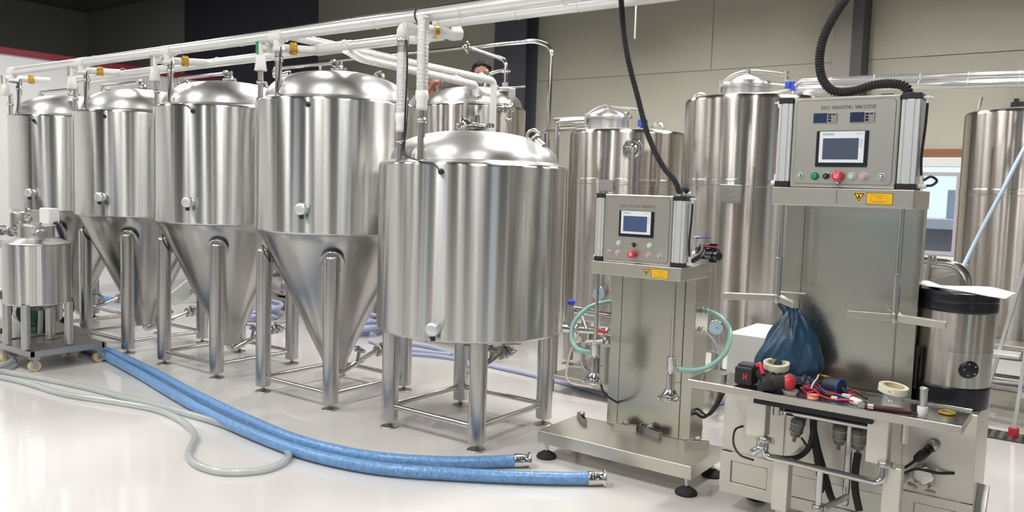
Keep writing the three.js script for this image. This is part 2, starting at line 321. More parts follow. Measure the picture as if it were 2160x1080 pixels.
function rails(t, rl, y, r = 0.016) {
  const h = rl / Math.SQRT2;
  for (const [a, b] of [[[-h, h], [h, h]], [[h, h], [h, -h]], [[h, -h], [-h, -h]], [[-h, -h], [-h, h]]]) part('rail', rod([a[0], y, a[1]], [b[0], y, b[1]], r), M.leg, t);
}
function probe(t, deg, R, y) {
  const d = azDir(deg), p = az(deg, R - 0.004, y);
  const s = part('temperature_probe', turned([[0, 0], [0.03, 0], [0.03, 0.008], [0.016, 0.01], [0.016, 0.03], [0.037, 0.034], [0.04, 0.042], [0.04, 0.062], [0.034, 0.07], [0.022, 0.073], [0, 0.074]], p, d, 24), M.aluminium, t);
  const q = V(...p).addScaledVector(V(...d), 0.05);
  part('cable_gland', [turned([[0, 0], [0.014, 0], [0.014, 0.03], [0, 0.03]], [q.x + 0.005, q.y - 0.062, q.z]), rod([q.x, q.y - 0.03, q.z], [q.x, q.y - 0.05, q.z], 0.016)], M.black, s);
  part('cap_screw', [rod([q.x + 0.035, q.y + 0.02, q.z], [q.x + 0.05, q.y + 0.035, q.z], 0.006)], M.castSteel, s);
}
function clamp(at, dir, r) {                       // sanitary clamp: two ferrules, a band and its wing nut
  const d = A(dir).clone().normalize(), p = A(at), side = Math.abs(d.y) > 0.9 ? V(1, 0, 0) : d.clone().cross(V(0, 1, 0)).normalize();
  return [turned([[0, -0.012], [r * 1.05, -0.012], [r * 1.5, -0.008], [r * 1.5, 0.008], [r * 1.05, 0.012], [0, 0.012]], at, dir, 20), rod(p.clone().addScaledVector(side, r * 1.3), p.clone().addScaledVector(side, r * 2.2), r * 0.22, r * 0.22, 8), rod(p.clone().addScaledVector(side, r * 1.8).addScaledVector(d, -0.014), p.clone().addScaledVector(side, r * 1.8).addScaledVector(d, 0.014), r * 0.3, r * 0.3, 8)];
}
function drainValve(t, x, z, y0, zEnd, yEnd, handle = M.castSteel) {   // bottom outlet with a butterfly valve
  part('drain_pipe', pipe([[x, y0 + 0.12, z], [x, y0, z], [x, (y0 + yEnd) / 2, z - 0.2], [x, yEnd, zEnd]], 0.022, 0.06), M.chrome, t);
  const v = part('valve', [...clamp([x, yEnd, zEnd - 0.0], [0, 0, -1], 0.03), ...clamp([x, yEnd, zEnd - 0.05], [0, 0, -1], 0.03), rod([x, yEnd, zEnd], [x, yEnd, zEnd - 0.09], 0.028), ...clamp([x, yEnd, zEnd - 0.09], [0, 0, -1], 0.026)], M.castSteel, t);
  part('valve_handle', [rod([x, yEnd, zEnd - 0.03], [x, yEnd + 0.055, zEnd - 0.03], 0.009), bar([x - 0.01, yEnd + 0.055, zEnd - 0.03], [x + 0.13, yEnd + 0.07, zEnd - 0.05], 0.022, 0.006), bar([x, yEnd + 0.045, zEnd - 0.03], [x + 0.1, yEnd + 0.02, zEnd - 0.05], 0.016, 0.005)], M.castSteel, v);
  const s = part('sample_valve', [rod([x, (y0 + yEnd) / 2, z - 0.22], [x, yEnd + 0.02, z - 0.24], 0.014), rod([x - 0.04, yEnd + 0.03, z - 0.24], [x + 0.05, yEnd + 0.03, z - 0.24], 0.016), turned([[0, 0], [0.02, 0], [0.02, 0.012], [0, 0.012]], [x, yEnd + 0.04, z - 0.24])], M.castSteel, t);
  part('valve_handle', bar([x, yEnd + 0.06, z - 0.24], [x - 0.05, yEnd + 0.065, z - 0.14], 0.02, 0.006), M.blueVinyl, s);
}
function sheathPlug(t, deg, R, y, from) {           // black sensor plug and its lead
  const p = az(deg, R, y), d = azDir(deg);
  const q = V(...p).addScaledVector(V(...d), 0.02);
  const s = part('sensor_plug', turned([[0, -0.004], [0.017, -0.004], [0.017, 0.012], [0.012, 0.02], [0.008, 0.026], [0, 0.026]], p, d, 16), M.black, t);
  part('sensor_lead', curve([[q.x, q.y, q.z], [q.x - 0.03, q.y + 0.035, q.z + 0.012], [(q.x * 0.55 + from[0] * 0.45), (q.y * 0.5 + from[1] * 0.5) + 0.005, (q.z + from[2]) / 2 + 0.035], [from[0] + 0.02, from[1] + 0.01, from[2] + 0.02], [from[0] + 0.028, from[1] + 0.12, from[2] + 0.012], [from[0] + 0.03, from[1] + 0.3, from[2]]], 0.004, 40, 6), M.black, s);
}
function topFitting(t, y, big = 1) {                // clamp cluster on the crown of a dome
  const g = [turned([[0, -0.03], [0.034, -0.03], [0.034, 0.012], [0.05, 0.014], [0.05, 0.024], [0.03, 0.026], [0.03, 0.05], [0.022, 0.06], [0, 0.062]], [0, y, 0], [0, 1, 0], 24)];
  g.push(...clamp([0, y + 0.02, 0], [0, 1, 0], 0.036), rod([-0.02, y + 0.05, 0], [-0.02, y + 0.085, 0], 0.012), rod([0.02, y + 0.05, 0], [0.02, y + 0.09, 0], 0.012));
  return part('top_fitting', g, M.castSteel, t);
}
const FR = 0.566, FT = 2.063, FBOT = 1.175;
function domeProfile(R, y0, r, y1, n = 18) {
  const out = [[R - 0.012, y0 - 0.006], [R - 0.014, y0], [r + 0.01, y0 + 0.012], [r + 0.002, y0 + 0.02]];
  for (let i = 0; i <= n; i++) { const a = i / n * PI / 2, q = Math.pow(Math.cos(a), 0.72); out.push([r * q, y0 + 0.022 + (y1 - y0 - 0.022) * Math.pow(1 - Math.pow(q, 2.6), 0.5)]); }
  return out;
}
function makeFermenter(label) {
  const t = local('fermenter', label, 'tank', 'cone-bottomed fermenters in a row');
  part('shell', lathe([[FR - 0.02, FBOT - 0.012], [FR - 0.006, FBOT - 0.006], [FR, FBOT + 0.008], [FR, FT - 0.02], [FR - 0.003, FT - 0.008], [FR - 0.012, FT], [FR - 0.022, FT + 0.002]], 96), M.tank, t);
  part('dome', lathe(domeProfile(FR - 0.006, FT, 0.5, 2.285), 80), M.dome, t);
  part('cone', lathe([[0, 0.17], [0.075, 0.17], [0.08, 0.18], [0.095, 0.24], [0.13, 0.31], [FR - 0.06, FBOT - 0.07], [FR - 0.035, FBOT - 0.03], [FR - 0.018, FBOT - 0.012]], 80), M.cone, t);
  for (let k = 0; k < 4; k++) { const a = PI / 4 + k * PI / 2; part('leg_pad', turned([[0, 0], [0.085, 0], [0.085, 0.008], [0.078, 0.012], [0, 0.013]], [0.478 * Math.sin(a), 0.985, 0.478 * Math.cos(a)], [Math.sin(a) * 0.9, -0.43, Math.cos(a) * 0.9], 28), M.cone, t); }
  legs(t, 0.503, 0.053, 1.04);
  rails(t, 0.503, 0.105);
  probe(t, 26.5, FR, 1.335);
  // two coolant stubs rising from the shoulder
  part('coolant_stub', [rod([-0.235, FT - 0.02, 0.483], [-0.235, 2.27, 0.483], 0.019), turned([[0, 0], [0.027, 0], [0.027, 0.02], [0, 0.02]], [-0.235, 2.16, 0.483]), turned([[0, 0], [0.03, 0], [0.03, 0.006], [0, 0.006]], [-0.235, FT - 0.002, 0.483])], M.leg, t);
  part('coolant_stub', [rod([-0.045, FT - 0.02, 0.483], [-0.045, 2.4, 0.483], 0.023), turned([[0, 0], [0.029, 0], [0.029, 0.03], [0, 0.03]], [-0.045, 2.3, 0.483]), turned([[0, 0], [0.034, 0], [0.034, 0.006], [0, 0.006]], [-0.045, FT - 0.002, 0.483])], M.leg, t);
  sheathPlug(t, 28.5, FR - 0.004, 2.005, [-0.03, 2.09, 0.5]);
  topFitting(t, 2.285);
  const c = part('cleaning_pipe', [pipe([[-0.02, 2.36, 0], [-0.72, 2.36, 0.0], [-0.72, 2.3, 0.0], [-0.38, 2.3, 0.12], [-0.38, 2.2, 0.16]], 0.014, 0.03)], M.chrome, t);
  part('clamp', [...clamp([-0.38, 2.26, 0.145], [0, 1, 0.2], 0.018), ...clamp([-0.05, 2.36, 0], [1, 0, 0], 0.018)], M.castSteel, c);
  part('lifting_lug', [new THREE.TorusGeometry(0.04, 0.012, 8, 20).translate(0.3, 2.245, -0.1), box(0.27, 0.33, 2.16, 2.21, -0.112, -0.088)], M.leg, t);
  drainValve(t, 0, 0, 0.11, -0.43, 0.235);
  return t;
}
const f4 = makeFermenter('largest-looking steel cone-bottomed fermenter, directly left of the round dish-bottomed tank');
const FXZ = (i) => [-4.444 - 1.296 * i, 0, -3.983 - 0.015 * i];
f4.position.set(...FXZ(0));
copy(f4, FXZ(1), 0, 'second steel cone-bottomed fermenter counted from the dish-bottomed tank, third from left');
copy(f4, FXZ(2), 0, 'steel cone-bottomed fermenter second from left, behind and right of the small wheeled tank');
copy(f4, FXZ(3), 0, 'farthest steel cone-bottomed fermenter at far left against the white wall');
{ // dish-bottomed tank
  const R = 0.583, yb = 0.644, yt = 1.644, t = local('bright_tank', 'round steel tank with a shallow dished bottom and domed top, standing in the middle foreground', 'tank');
  t.position.set(-3.173, 0, -3.957);
  part('shell', lathe([[R - 0.02, yb - 0.012], [R - 0.006, yb - 0.006], [R, yb + 0.008], [R, yt - 0.02], [R - 0.003, yt - 0.008], [R - 0.012, yt], [R - 0.022, yt + 0.002]], 96), M.tank, t);
  part('dome', lathe(domeProfile(R - 0.006, yt, 0.515, 1.85), 80), M.dome, t);
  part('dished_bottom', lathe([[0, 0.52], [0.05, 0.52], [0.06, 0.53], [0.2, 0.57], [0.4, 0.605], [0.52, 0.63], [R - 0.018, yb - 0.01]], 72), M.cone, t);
  legs(t, 0.491, 0.052, 0.66);
  rails(t, 0.491, 0.135, 0.017);
  probe(t, 19.4, R, 0.715);
  part('coolant_stub', [rod([-0.133, yt - 0.02, 0.517], [-0.133, 1.83, 0.517], 0.024), turned([[0, 0], [0.03, 0], [0.03, 0.02], [0, 0.02]], [-0.133, 1.745, 0.517]), turned([[0, 0], [0.032, 0], [0.032, 0.006], [0, 0.006]], [-0.133, yt - 0.002, 0.517])], M.leg, t);
  part('coolant_stub', [rod([0.022, yt - 0.02, 0.517], [0.022, 1.95, 0.517], 0.02), turned([[0, 0], [0.028, 0], [0.028, 0.03], [0, 0.03]], [0.022, 1.86, 0.517]), rod([0.045, 1.88, 0.517], [0.045, 1.78, 0.517], 0.006), turned([[0, 0], [0.03, 0], [0.03, 0.006], [0, 0.006]], [0.022, yt - 0.002, 0.517])], M.leg, t);
  sheathPlug(t, 20.5, R - 0.004, 1.589, [-0.1, 1.69, 0.53]);
  const tf = topFitting(t, 1.852);
  part('clamp', [...clamp([0, 1.885, 0], [0, 1, 0], 0.062), ...clamp([-0.06, 1.9, 0.02], [1, 1, 0], 0.03), rod([0, 1.88, 0], [0, 1.95, 0], 0.026), rod([-0.03, 1.89, 0.01], [-0.1, 1.885, 0.03], 0.012), turned([[0, 0], [0.014, 0], [0.016, 0.02], [0, 0.024]], [-0.1, 1.885, 0.03], [-1, 0, 0.3])], M.chrome, tf);
  part('lifting_lug', [new THREE.TorusGeometry(0.035, 0.01, 8, 20).rotateY(0.4).translate(0.35, 1.83, -0.12)], M.leg, t);
  part('wall_tube', [rod([0.44, 1.76, -0.1], [0.37, 1.81, -0.1], 0.026), ...clamp([0.38, 1.805, -0.1], [-0.7, 0.5, 0], 0.026)], M.castSteel, t);
  drainValve(t, 0, 0, 0.33, -0.33, 0.42);
  part('outlet', rod([0, 0.53, 0], [0, 0.43, 0], 0.045), M.castSteel, t);
}
// ------------------------------------------------------------------ coolant pipes over the row
const Y1 = 2.462, Z1 = -3.5, Y2 = 2.425, Z2 = -3.86;
function bands(x0, x1, step, y, z, r) { const g = []; for (let x = x0; x < x1; x += step) g.push(ring([x, y, z], [1, 0, 0], r, 0.0018, 24)); return g; }
{
  const m = thing('coolant_pipe', 'long foil-wrapped white pipe running over the front edge of the whole tank row', 'pipe', [-4.4, Y1, Z1]);
  part('pipe_run', rod([-8.34, Y1, Z1], [3.19, Y1 + 0.02, Z1], 0.037, 0.037, 20), M.foil, m);
  part('band', bands(-8.2, -0.7, 0.66, Y1 + 0.004, Z1, 0.0375), M.whitePipe, m);
  part('elbow', [pipe([[-8.3, Y1, Z1], [-8.38, Y1, Z1], [-8.38, Y1 - 0.08, Z1]], 0.04, 0.05), turned([[0, 0], [0.045, 0], [0.045, 0.03], [0, 0.03]], [-8.38, Y1 - 0.1, Z1])], M.whitePipe, m);
  for (let i = 0; i < 4; i++) { const x = FXZ(i)[0] - 0.045; part('tee', [rod([x - 0.06, Y1, Z1], [x + 0.06, Y1, Z1], 0.043), rod([x, Y1 - 0.09, Z1], [x, Y1, Z1], 0.034), turned([[0, 0], [0.04, 0], [0.04, 0.03], [0, 0.03]], [x, Y1 - 0.1, Z1])], M.whitePipe, m); }
  part('cable', curve([[-5.2, Y1 + 0.04, Z1 - 0.02], [-4, Y1 + 0.045, Z1 - 0.015], [-3.2, Y1 + 0.043, Z1], [-2, Y1 + 0.05, Z1 - 0.01], [-0.8, Y1 + 0.06, Z1 - 0.02]], 0.012, 40, 8), M.black, m);
  part('band', ring([-3.24, Y1 + 0.012, Z1], [1, 0, 0], 0.038, 0.005), M.black, m);
  const n = thing('coolant_pipe', 'second foil-wrapped pipe below and behind the front one, ending in a capped white elbow', 'pipe', [-5.4, Y2, Z2]);
  part('pipe_run', rod([-8.0, Y2 - 0.02, Z2], [-3.5, Y2 + 0.015, Z2], 0.034, 0.034, 20), M.foil, n);
  part('band', bands(-7.8, -3.6, 0.7, Y2 + 0.004, Z2, 0.0345), M.whitePipe, n);
  part('end_cap', [rod([-3.62, Y2 + 0.012, Z2], [-3.28, Y2 + 0.02, Z2], 0.038), turned([[0, 0], [0.046, 0], [0.046, 0.05], [0.043, 0.06], [0, 0.06]], [-3.56, Y2 + 0.014, Z2], [1, 0, 0]), turned([[0, -0.04], [0.047, -0.04], [0.05, 0], [0.045, 0.03], [0.025, 0.046], [0, 0.05]], [-3.28, Y2 + 0.02, Z2], [1, 0, 0])], M.whitePipe, n);
  part('green_ring', rod([-3.335, Y2 + 0.019, Z2], [-3.318, Y2 + 0.019, Z2], 0.0505, 0.0505, 28), M.green, n);
  part('coupling', [rod([-4.53, Y2 + 0.006, Z2], [-4.19, Y2 + 0.01, Z2], 0.04), ring([-4.25, Y2 + 0.01, Z2], [1, 0, 0], 0.041, 0.005)], M.whitePipe, n);
  for (let i = 0; i < 4; i++) {                       // solenoid branches from each fermenter's left stub
    const x = FXZ(i)[0] - 0.235, xe = x + 0.16;
    const b = part('branch', [rod([x, 2.27, Z1], [x, 2.44, Z1], 0.017), turned([[0, 0], [0.042, 0], [0.028, 0.1], [0, 0.1]], [x, 2.25, Z1]), rod([x, 2.41, Z1 - 0.01], [xe, Y2, Z2 + 0.02], 0.028), turned([[0, 0], [0.04, 0], [0.04, 0.06], [0, 0.06]], [x + 0.03, 2.412, Z1 - 0.06], [xe - x, 0, Z2 - Z1])], M.whitePipe, n);
    part('solenoid_valve', [rod([x + 0.08, 2.416, Z1 - 0.17], [x + 0.1, 2.418, Z1 - 0.22], 0.031), rod([x + 0.09, 2.38, Z1 - 0.2], [x + 0.09, 2.46, Z1 - 0.2], 0.024)], M.brass, b);
    part('ball_valve', [rod([x - 0.012, 2.36, Z1 + 0.02], [x - 0.012, 2.44, Z1 + 0.02], 0.01)], i ? M.castSteel : M.green, b);
  }
  const q = thing('coolant_pipe', 'foil-wrapped pipe with a rounded end hanging just under the front one at upper middle', 'pipe', [-2.4, 2.47, -3.72]);
  part('pipe_run', rod([-3.26, 2.482, -3.72], [3.19, 2.48, -3.72], 0.04, 0.04, 20), M.foil, q);
  part('end_cap', turned([[0, 0], [0.043, 0], [0.046, 0.02], [0.043, 0.05], [0.025, 0.066], [0, 0.07]], [-3.25, 2.482, -3.72], [-1, 0, 0]), M.whitePipe, q);
  part('band', bands(-3.1, -0.8, 0.4, 2.481, -3.72, 0.0405), M.whitePipe, q);
  // insulated drops to the dish-bottomed tank
  const drop = (x, z, y0, y1, lab) => {
    const d = thing('insulated_drop_pipe', lab, 'pipe', [x, y0, z]);
    part('insulation', rod([x, y0 + 0.11, z], [x, y1, z], 0.032, 0.032, 20), M.foil, d);
    const g = []; for (let y = y0 + 0.14; y < y1 - 0.02; y += 0.021) g.push(ring([x, y, z], [0, 1, 0], 0.0318, 0.0022, 20)); part('tape_wrap', g, M.foil, d);
    part('reducer', turned([[0, 0], [0.029, 0], [0.032, 0.02], [0.03, 0.05], [0.036, 0.07], [0.036, 0.11], [0, 0.11]], [x, y0, z]), M.whitePlastic, d);
    return d;
  };
  const d1 = drop(-3.306, -3.44, 1.81, 2.26, 'foil-wrapped vertical drop pipe, left of the two above the dish-bottomed tank');
  part('fitting', [rod([-3.306, 2.26, -3.44], [-3.306, 2.37, -3.44], 0.027), turned([[0, 0], [0.034, 0], [0.034, 0.05], [0, 0.06]], [-3.306, 2.3, -3.44])], M.castSteel, d1);
  part('elbow', [turned([[0, 0], [0.036, 0], [0.036, 0.05], [0.022, 0.08], [0, 0.09]], [-3.306, 2.34, -3.44]), rod([-3.306, 2.4, -3.44], [-3.2, 2.42, -3.82], 0.036)], M.whitePipe, d1);
  part('brass_ring', rod([-3.252, 2.41, -3.63], [-3.246, 2.412, -3.655], 0.039), M.brass, d1);
  part('lead', curve([[-3.27, 2.33, -3.43], [-3.255, 2.2, -3.425], [-3.262, 1.9, -3.425], [-3.27, 1.72, -3.43], [-3.26, 1.68, -3.42]], 0.006, 30, 6), M.black, d1);
  const d2 = drop(-3.151, -3.44, 1.93, 2.45, 'foil-wrapped vertical drop pipe, right of the two above the dish-bottomed tank');
  part('saddle', turned([[0, 0], [0.036, 0], [0.036, 0.02], [0, 0.02]], [-3.151, 2.43, -3.445]), M.whitePipe, d2);
  // twin pipes that cross the hall and drop behind the dish-bottomed tank
  const b1 = thing('coolant_pipe', 'upper of two foil-wrapped pipes slanting back to an elbow behind the domed tank', 'pipe', [-4.5, 2.48, -4.6]);
  part('pipe_run', pipe([[-4.58, 2.5, -3.62], [-4.42, 2.45, -5.75], [-4.42, 1.72, -5.75], [-4.3, 1.2, -5.6], [-4.3, 0.05, -5.6]], 0.03, 0.05, 16), M.foil, b1);
  { const g = []; for (let z = -3.9; z > -5.6; z -= 0.24) { const k = (z + 3.62) / -2.13; g.push(ring([-4.58 + 0.16 * k, 2.5 - 0.05 * k, z], [0.075, -0.023, -1], 0.0305, 0.002, 20)); } part('band', g, M.whitePipe, b1); }
  const b2 = thing('coolant_pipe', 'lower of two foil-wrapped pipes slanting back from the row behind the domed tank', 'pipe', [-4.25, 2.37, -4.6]);
  part('pipe_run', pipe([[-4.22, 2.41, -3.84], [-4.24, 2.375, -4.0], [-4.3, 2.36, -5.35], [-4.3, 2.24, -5.35]], 0.03, 0.05, 16), M.foil, b2);
  { const g = []; for (let z = -4.1; z > -5.3; z -= 0.27) g.push(ring([-4.24 - 0.06 * (z + 4.0) / -1.35, 2.375 - 0.015 * (z + 4.0) / -1.35, z], [-0.05, 0, -1], 0.0305, 0.002, 20)); part('band', g, M.whitePipe, b2); }
  for (let i = 0; i < 8; i++) { const k = 0.12 + i * 0.11; part('rivet', new THREE.SphereGeometry(0.006, 8, 6).translate(-4.58 + 0.16 * k + 0.028, 2.5 - 0.05 * k - 0.012, -3.62 - 2.13 * k), M.castSteel, b1); part('rivet', new THREE.SphereGeometry(0.006, 8, 6).translate(-4.24 - 0.06 * k + 0.028, 2.375 - 0.015 * k - 0.012, -4.0 - 1.3 * k), M.castSteel, b2); }
  part('valve', [rod([-4.32, 2.38, -5.2], [-4.32, 2.375, -5.33], 0.012), ...clamp([-4.3, 2.26, -5.35], [0, 1, 0], 0.03), rod([-4.33, 2.4, -5.1], [-4.33, 2.385, -5.2], 0.018)], M.chrome, b2);
}
// ------------------------------------------------------------------ small wheeled tank and the pump skid behind it
{
  const X = -6.74, Z = -2.96, R = 0.235, t = local('yeast_tank', 'small steel tank on four legs riding a wheeled trolley at far left', 'tank');
  t.position.set(X, 0, Z);
  part('shell', lathe([[R - 0.012, 0.5], [R - 0.003, 0.504], [R, 0.514], [R, 0.962], [R - 0.004, 0.972], [R - 0.014, 0.978]], 72), M.tank, t);
  part('lid', lathe([[R + 0.004, 0.968], [R + 0.004, 0.976], [R - 0.02, 0.985], [0.15, 1.012], [0.13, 1.018], [0, 1.02]], 64), M.dome, t);
  part('bottom', lathe([[0, 0.44], [0.04, 0.44], [R - 0.014, 0.502]], 48), M.cone, t);
  const n = part('neck', lathe([[0.125, 1.01], [0.125, 1.1], [0.135, 1.104], [0.135, 1.112], [0.1, 1.122], [0, 1.128]], 48), M.dome, t);
  part('clamp_bolt', [[-0.1, 0.07], [0.03, 0.125], [0.12, 0.03]].flatMap(([x, z]) => [rod([x, 1.02, z], [x, 1.135, z], 0.009), rod([x - 0.02, 1.13, z], [x + 0.02, 1.13, z], 0.009)]), M.castSteel, n);
  part('valve', [rod([-0.02, 1.12, 0.05], [-0.02, 1.19, 0.05], 0.014), rod([-0.07, 1.175, 0.05], [0.03, 1.165, 0.05], 0.012), ...clamp([-0.02, 1.15, 0.05], [0, 1, 0], 0.02), turned([[0, 0], [0.026, 0], [0.026, 0.012], [0, 0.012]], [-0.02, 1.22, 0.05], [0.5, 0, 1]), rod([-0.02, 1.18, 0.05], [-0.02, 1.24, 0.05], 0.008)], M.castSteel, n);
  part('side_port', [rod([0.14, 1.05, 0.05], [0.21, 1.05, 0.06], 0.024), ...clamp([0.2, 1.05, 0.06], [1, 0, 0.1], 0.028)], M.castSteel, t);
  for (const [x, z] of [[0.16, 0.16], [0.16, -0.16], [-0.16, 0.16], [-0.16, -0.16]]) part('leg', rod([x, 0.17, z], [x, 0.515, z], 0.032, 0.032, 24), M.leg, t);
  const c = part('trolley_frame', [box(-0.33, 0.25, 0.12, 0.165, 0.135, 0.175), box(-0.33, 0.25, 0.12, 0.165, -0.415, -0.375), box(0.21, 0.25, 0.12, 0.165, -0.4, 0.17), box(-0.33, -0.29, 0.12, 0.165, -0.4, 0.17), box(-0.3, 0.22, 0.158, 0.166, -0.39, 0.15)], M.castSteel, t);
  for (const [x, z] of [[0.2, 0.12], [0.2, -0.37], [-0.28, 0.12], [-0.28, -0.37]]) {
    const k = part('caster', [rod([x - 0.02, 0.042, z], [x + 0.02, 0.042, z], 0.042, 0.042, 24)], M.cream, c);
    part('fork', [box(x - 0.034, x + 0.034, 0.092, 0.12, z - 0.03, z + 0.03), box(x - 0.03, x - 0.024, 0.03, 0.1, z - 0.018, z + 0.018), box(x + 0.024, x + 0.03, 0.03, 0.1, z - 0.018, z + 0.018)], M.castSteel, k);
  }
  const r = thing('pump_skid', 'pump cart with green motor, steel pipes and black hoses behind the small wheeled tank', 'pump', [-7.7, 0, -3.0]);
  part('frame', [box(-8.4, -7.37, 0.13, 0.17, -2.75, -2.7), box(-8.4, -7.37, 0.13, 0.17, -3.35, -3.3), box(-7.42, -7.37, 0.13, 0.17, -3.3, -2.7), box(-8.4, -8.35, 0.13, 0.17, -3.3, -2.7), box(-8.4, -7.37, 0.168, 0.176, -3.3, -2.7), ...[[-8.36, -2.74], [-8.36, -3.3], [-7.4, -2.74], [-7.4, -3.3]].map(([x, z]) => rod([x, 0, z], [x, 0.13, z], 0.03))], M.castSteel, r);
  part('motor', [turned([[0, 0], [0.1, 0], [0.11, 0.02], [0.11, 0.24], [0.09, 0.28], [0, 0.28]], [-7.72, 0.32, -3.0], [1, 0, 0], 28), ...Array.from({ length: 9 }, (_, i) => ring([-7.68 + i * 0.022, 0.32, -3.0], [1, 0, 0], 0.112, 0.004, 24)), box(-7.7, -7.45, 0.176, 0.23, -3.06, -2.94)], M.greenDark, r);
  part('pump_head', [turned([[0, 0], [0.09, 0], [0.1, 0.02], [0.1, 0.08], [0, 0.09]], [-7.72, 0.32, -3.0], [-1, 0, 0], 28), pipe([[-7.82, 0.32, -3.0], [-7.95, 0.32, -3.0], [-7.95, 0.6, -3.0], [-7.4, 0.62, -2.9]], 0.03, 0.06)], M.chrome, r);
  part('manifold', [pipe([[-8.3, 0.5, -2.8], [-7.4, 0.52, -2.8]], 0.034), pipe([[-8.3, 1.02, -2.95], [-7.5, 1.0, -2.95], [-7.42, 1.0, -3.1]], 0.028), pipe([[-8.2, 0.9, -2.8], [-7.6, 0.92, -2.8], [-7.6, 0.52, -2.8]], 0.03), ...[-8.1, -7.9, -7.7, -7.5].flatMap((x) => [...clamp([x, 0.5, -2.8], [1, 0, 0], 0.036), ...clamp([x, 1.01, -2.95], [1, 0, 0], 0.032)]), rod([-8.1, 0.17, -2.8], [-8.1, 1.02, -2.9], 0.02), rod([-7.4, 0.17, -2.95], [-7.4, 1.0, -2.98], 0.02), turned([[0, 0], [0.06, 0], [0.07, 0.02], [0.07, 0.14], [0.05, 0.16], [0, 0.16]], [-7.75, 1.03, -2.95])], M.castSteel, r);
  part('valve_handle', [bar([-8.0, 0.98, -2.75], [-7.75, 0.99, -2.75], 0.03, 0.015), bar([-7.7, 1.07, -2.9], [-7.5, 1.06, -2.92], 0.03, 0.01)], M.blackGloss, r);
  part('hose', [curve([[-7.5, 0.5, -2.75], [-7.36, 0.4, -2.7], [-7.4, 0.25, -2.68], [-7.6, 0.22, -2.68], [-8.0, 0.3, -2.7]], 0.022), curve([[-7.42, 0.62, -2.9], [-7.36, 0.5, -3.15], [-7.38, 0.35, -3.2], [-7.45, 0.25, -3.15]], 0.02)], M.rubber, r);
  r.position.x += 0.26; r.position.z -= 0.2;
  const cb = thing('control_box', 'white electric box standing up behind the lid of the small wheeled tank', 'control box', [-7.0, 0.17, -3.25]);
  part('cabinet', box(-7.05, -6.88, 1.0, 1.235, -3.2, -3.12, 0.006), M.whitePaint, cb);
  part('post', [rod([-6.96, 0.176, -3.17], [-6.96, 1.0, -3.17], 0.022), turned([[0, 0], [0.06, 0], [0.06, 0.01], [0, 0.01]], [-6.96, 0.166, -3.17])], M.castSteel, cb);
  part('door_edge', box(-7.045, -6.885, 1.005, 1.23, -3.122, -3.117, 0.002), M.whitePlastic, cb);
  part('cable', curve([[-6.88, 1.1, -3.16], [-6.85, 1.12, -3.16], [-6.835, 1.05, -3.18], [-6.85, 0.95, -3.22], [-6.88, 0.8, -3.25]], 0.016, 30, 8), S(lin(0.012, 0.016, 0.05), 0.5), cb);
}
// ------------------------------------------------------------------ tall liquor tanks at the back
function liquorTank(label, x, z, R, yb, yt, neck) {
  const t = local('liquor_tank', label, 'tank'); t.position.set(x, 0, z);
  const T = t.userData; void T;
  part('shell', lathe([[R - 0.02, yb], [R - 0.004, yb + 0.006], [R, yb + 0.02], [R, yt - 0.035], [R - 0.004, yt - 0.014], [R - 0.018, yt - 0.002], [R - 0.035, yt]], 96), M.tankWarm, t);
  part('top', lathe([[R - 0.03, yt - 0.001], [R * 0.7, yt + 0.018], [R * 0.3, yt + 0.032], [0, yt + 0.036]], 64), M.dome, t);
  part('weld_band', lathe([[R - 0.004, 1.565], [R + 0.0025, 1.57], [R + 0.0025, 1.618], [R - 0.004, 1.623]], 96), M.tankWarm, t);
  part('bottom', lathe([[0, yb - 0.07], [0.06, yb - 0.07], [R * 0.6, yb - 0.03], [R - 0.02, yb + 0.002]], 48), M.cone, t);
  legs(t, R * 0.92, 0.045, yb + 0.03);
  rails(t, R * 0.92, 0.13, 0.015);
  if (neck) {
    const [nx, nz, nr, nh] = neck, y = yt + 0.005;
    const n = part('manway', turned([[nr, 0], [nr, nh - 0.03], [nr + 0.014, nh - 0.026], [nr + 0.014, nh], [nr - 0.006, nh + 0.004]], [nx, y, nz], [0, 1, 0], 48), M.dome, t);
    part('lid', turned([[nr + 0.01, 0], [nr + 0.01, 0.01], [nr * 0.8, 0.03], [nr * 0.3, 0.06], [0.02, 0.07], [0, 0.072]], [nx, y + nh, nz], [0, 1, 0], 48), M.dome, n);
    part('clamp_arm', [curve([[nx - nr - 0.03, y + nh + 0.005, nz + 0.03], [nx - nr * 0.6, y + nh + 0.065, nz + 0.02], [nx, y + nh + 0.088, nz], [nx + nr * 0.7, y + nh + 0.078, nz - 0.02], [nx + nr + 0.12, y + nh + 0.05, nz - 0.05]], 0.013, 30, 8), rod([nx - nr - 0.03, y + nh - 0.06, nz + 0.03], [nx - nr - 0.03, y + nh + 0.03, nz + 0.03], 0.017), rod([nx + nr + 0.1, y + nh + 0.02, nz - 0.05], [nx + nr + 0.1, y + nh + 0.08, nz - 0.05], 0.017), rod([nx, y + nh + 0.06, nz], [nx, y + nh + 0.1, nz], 0.02)], M.castSteel, n);
  }
  return t;
}
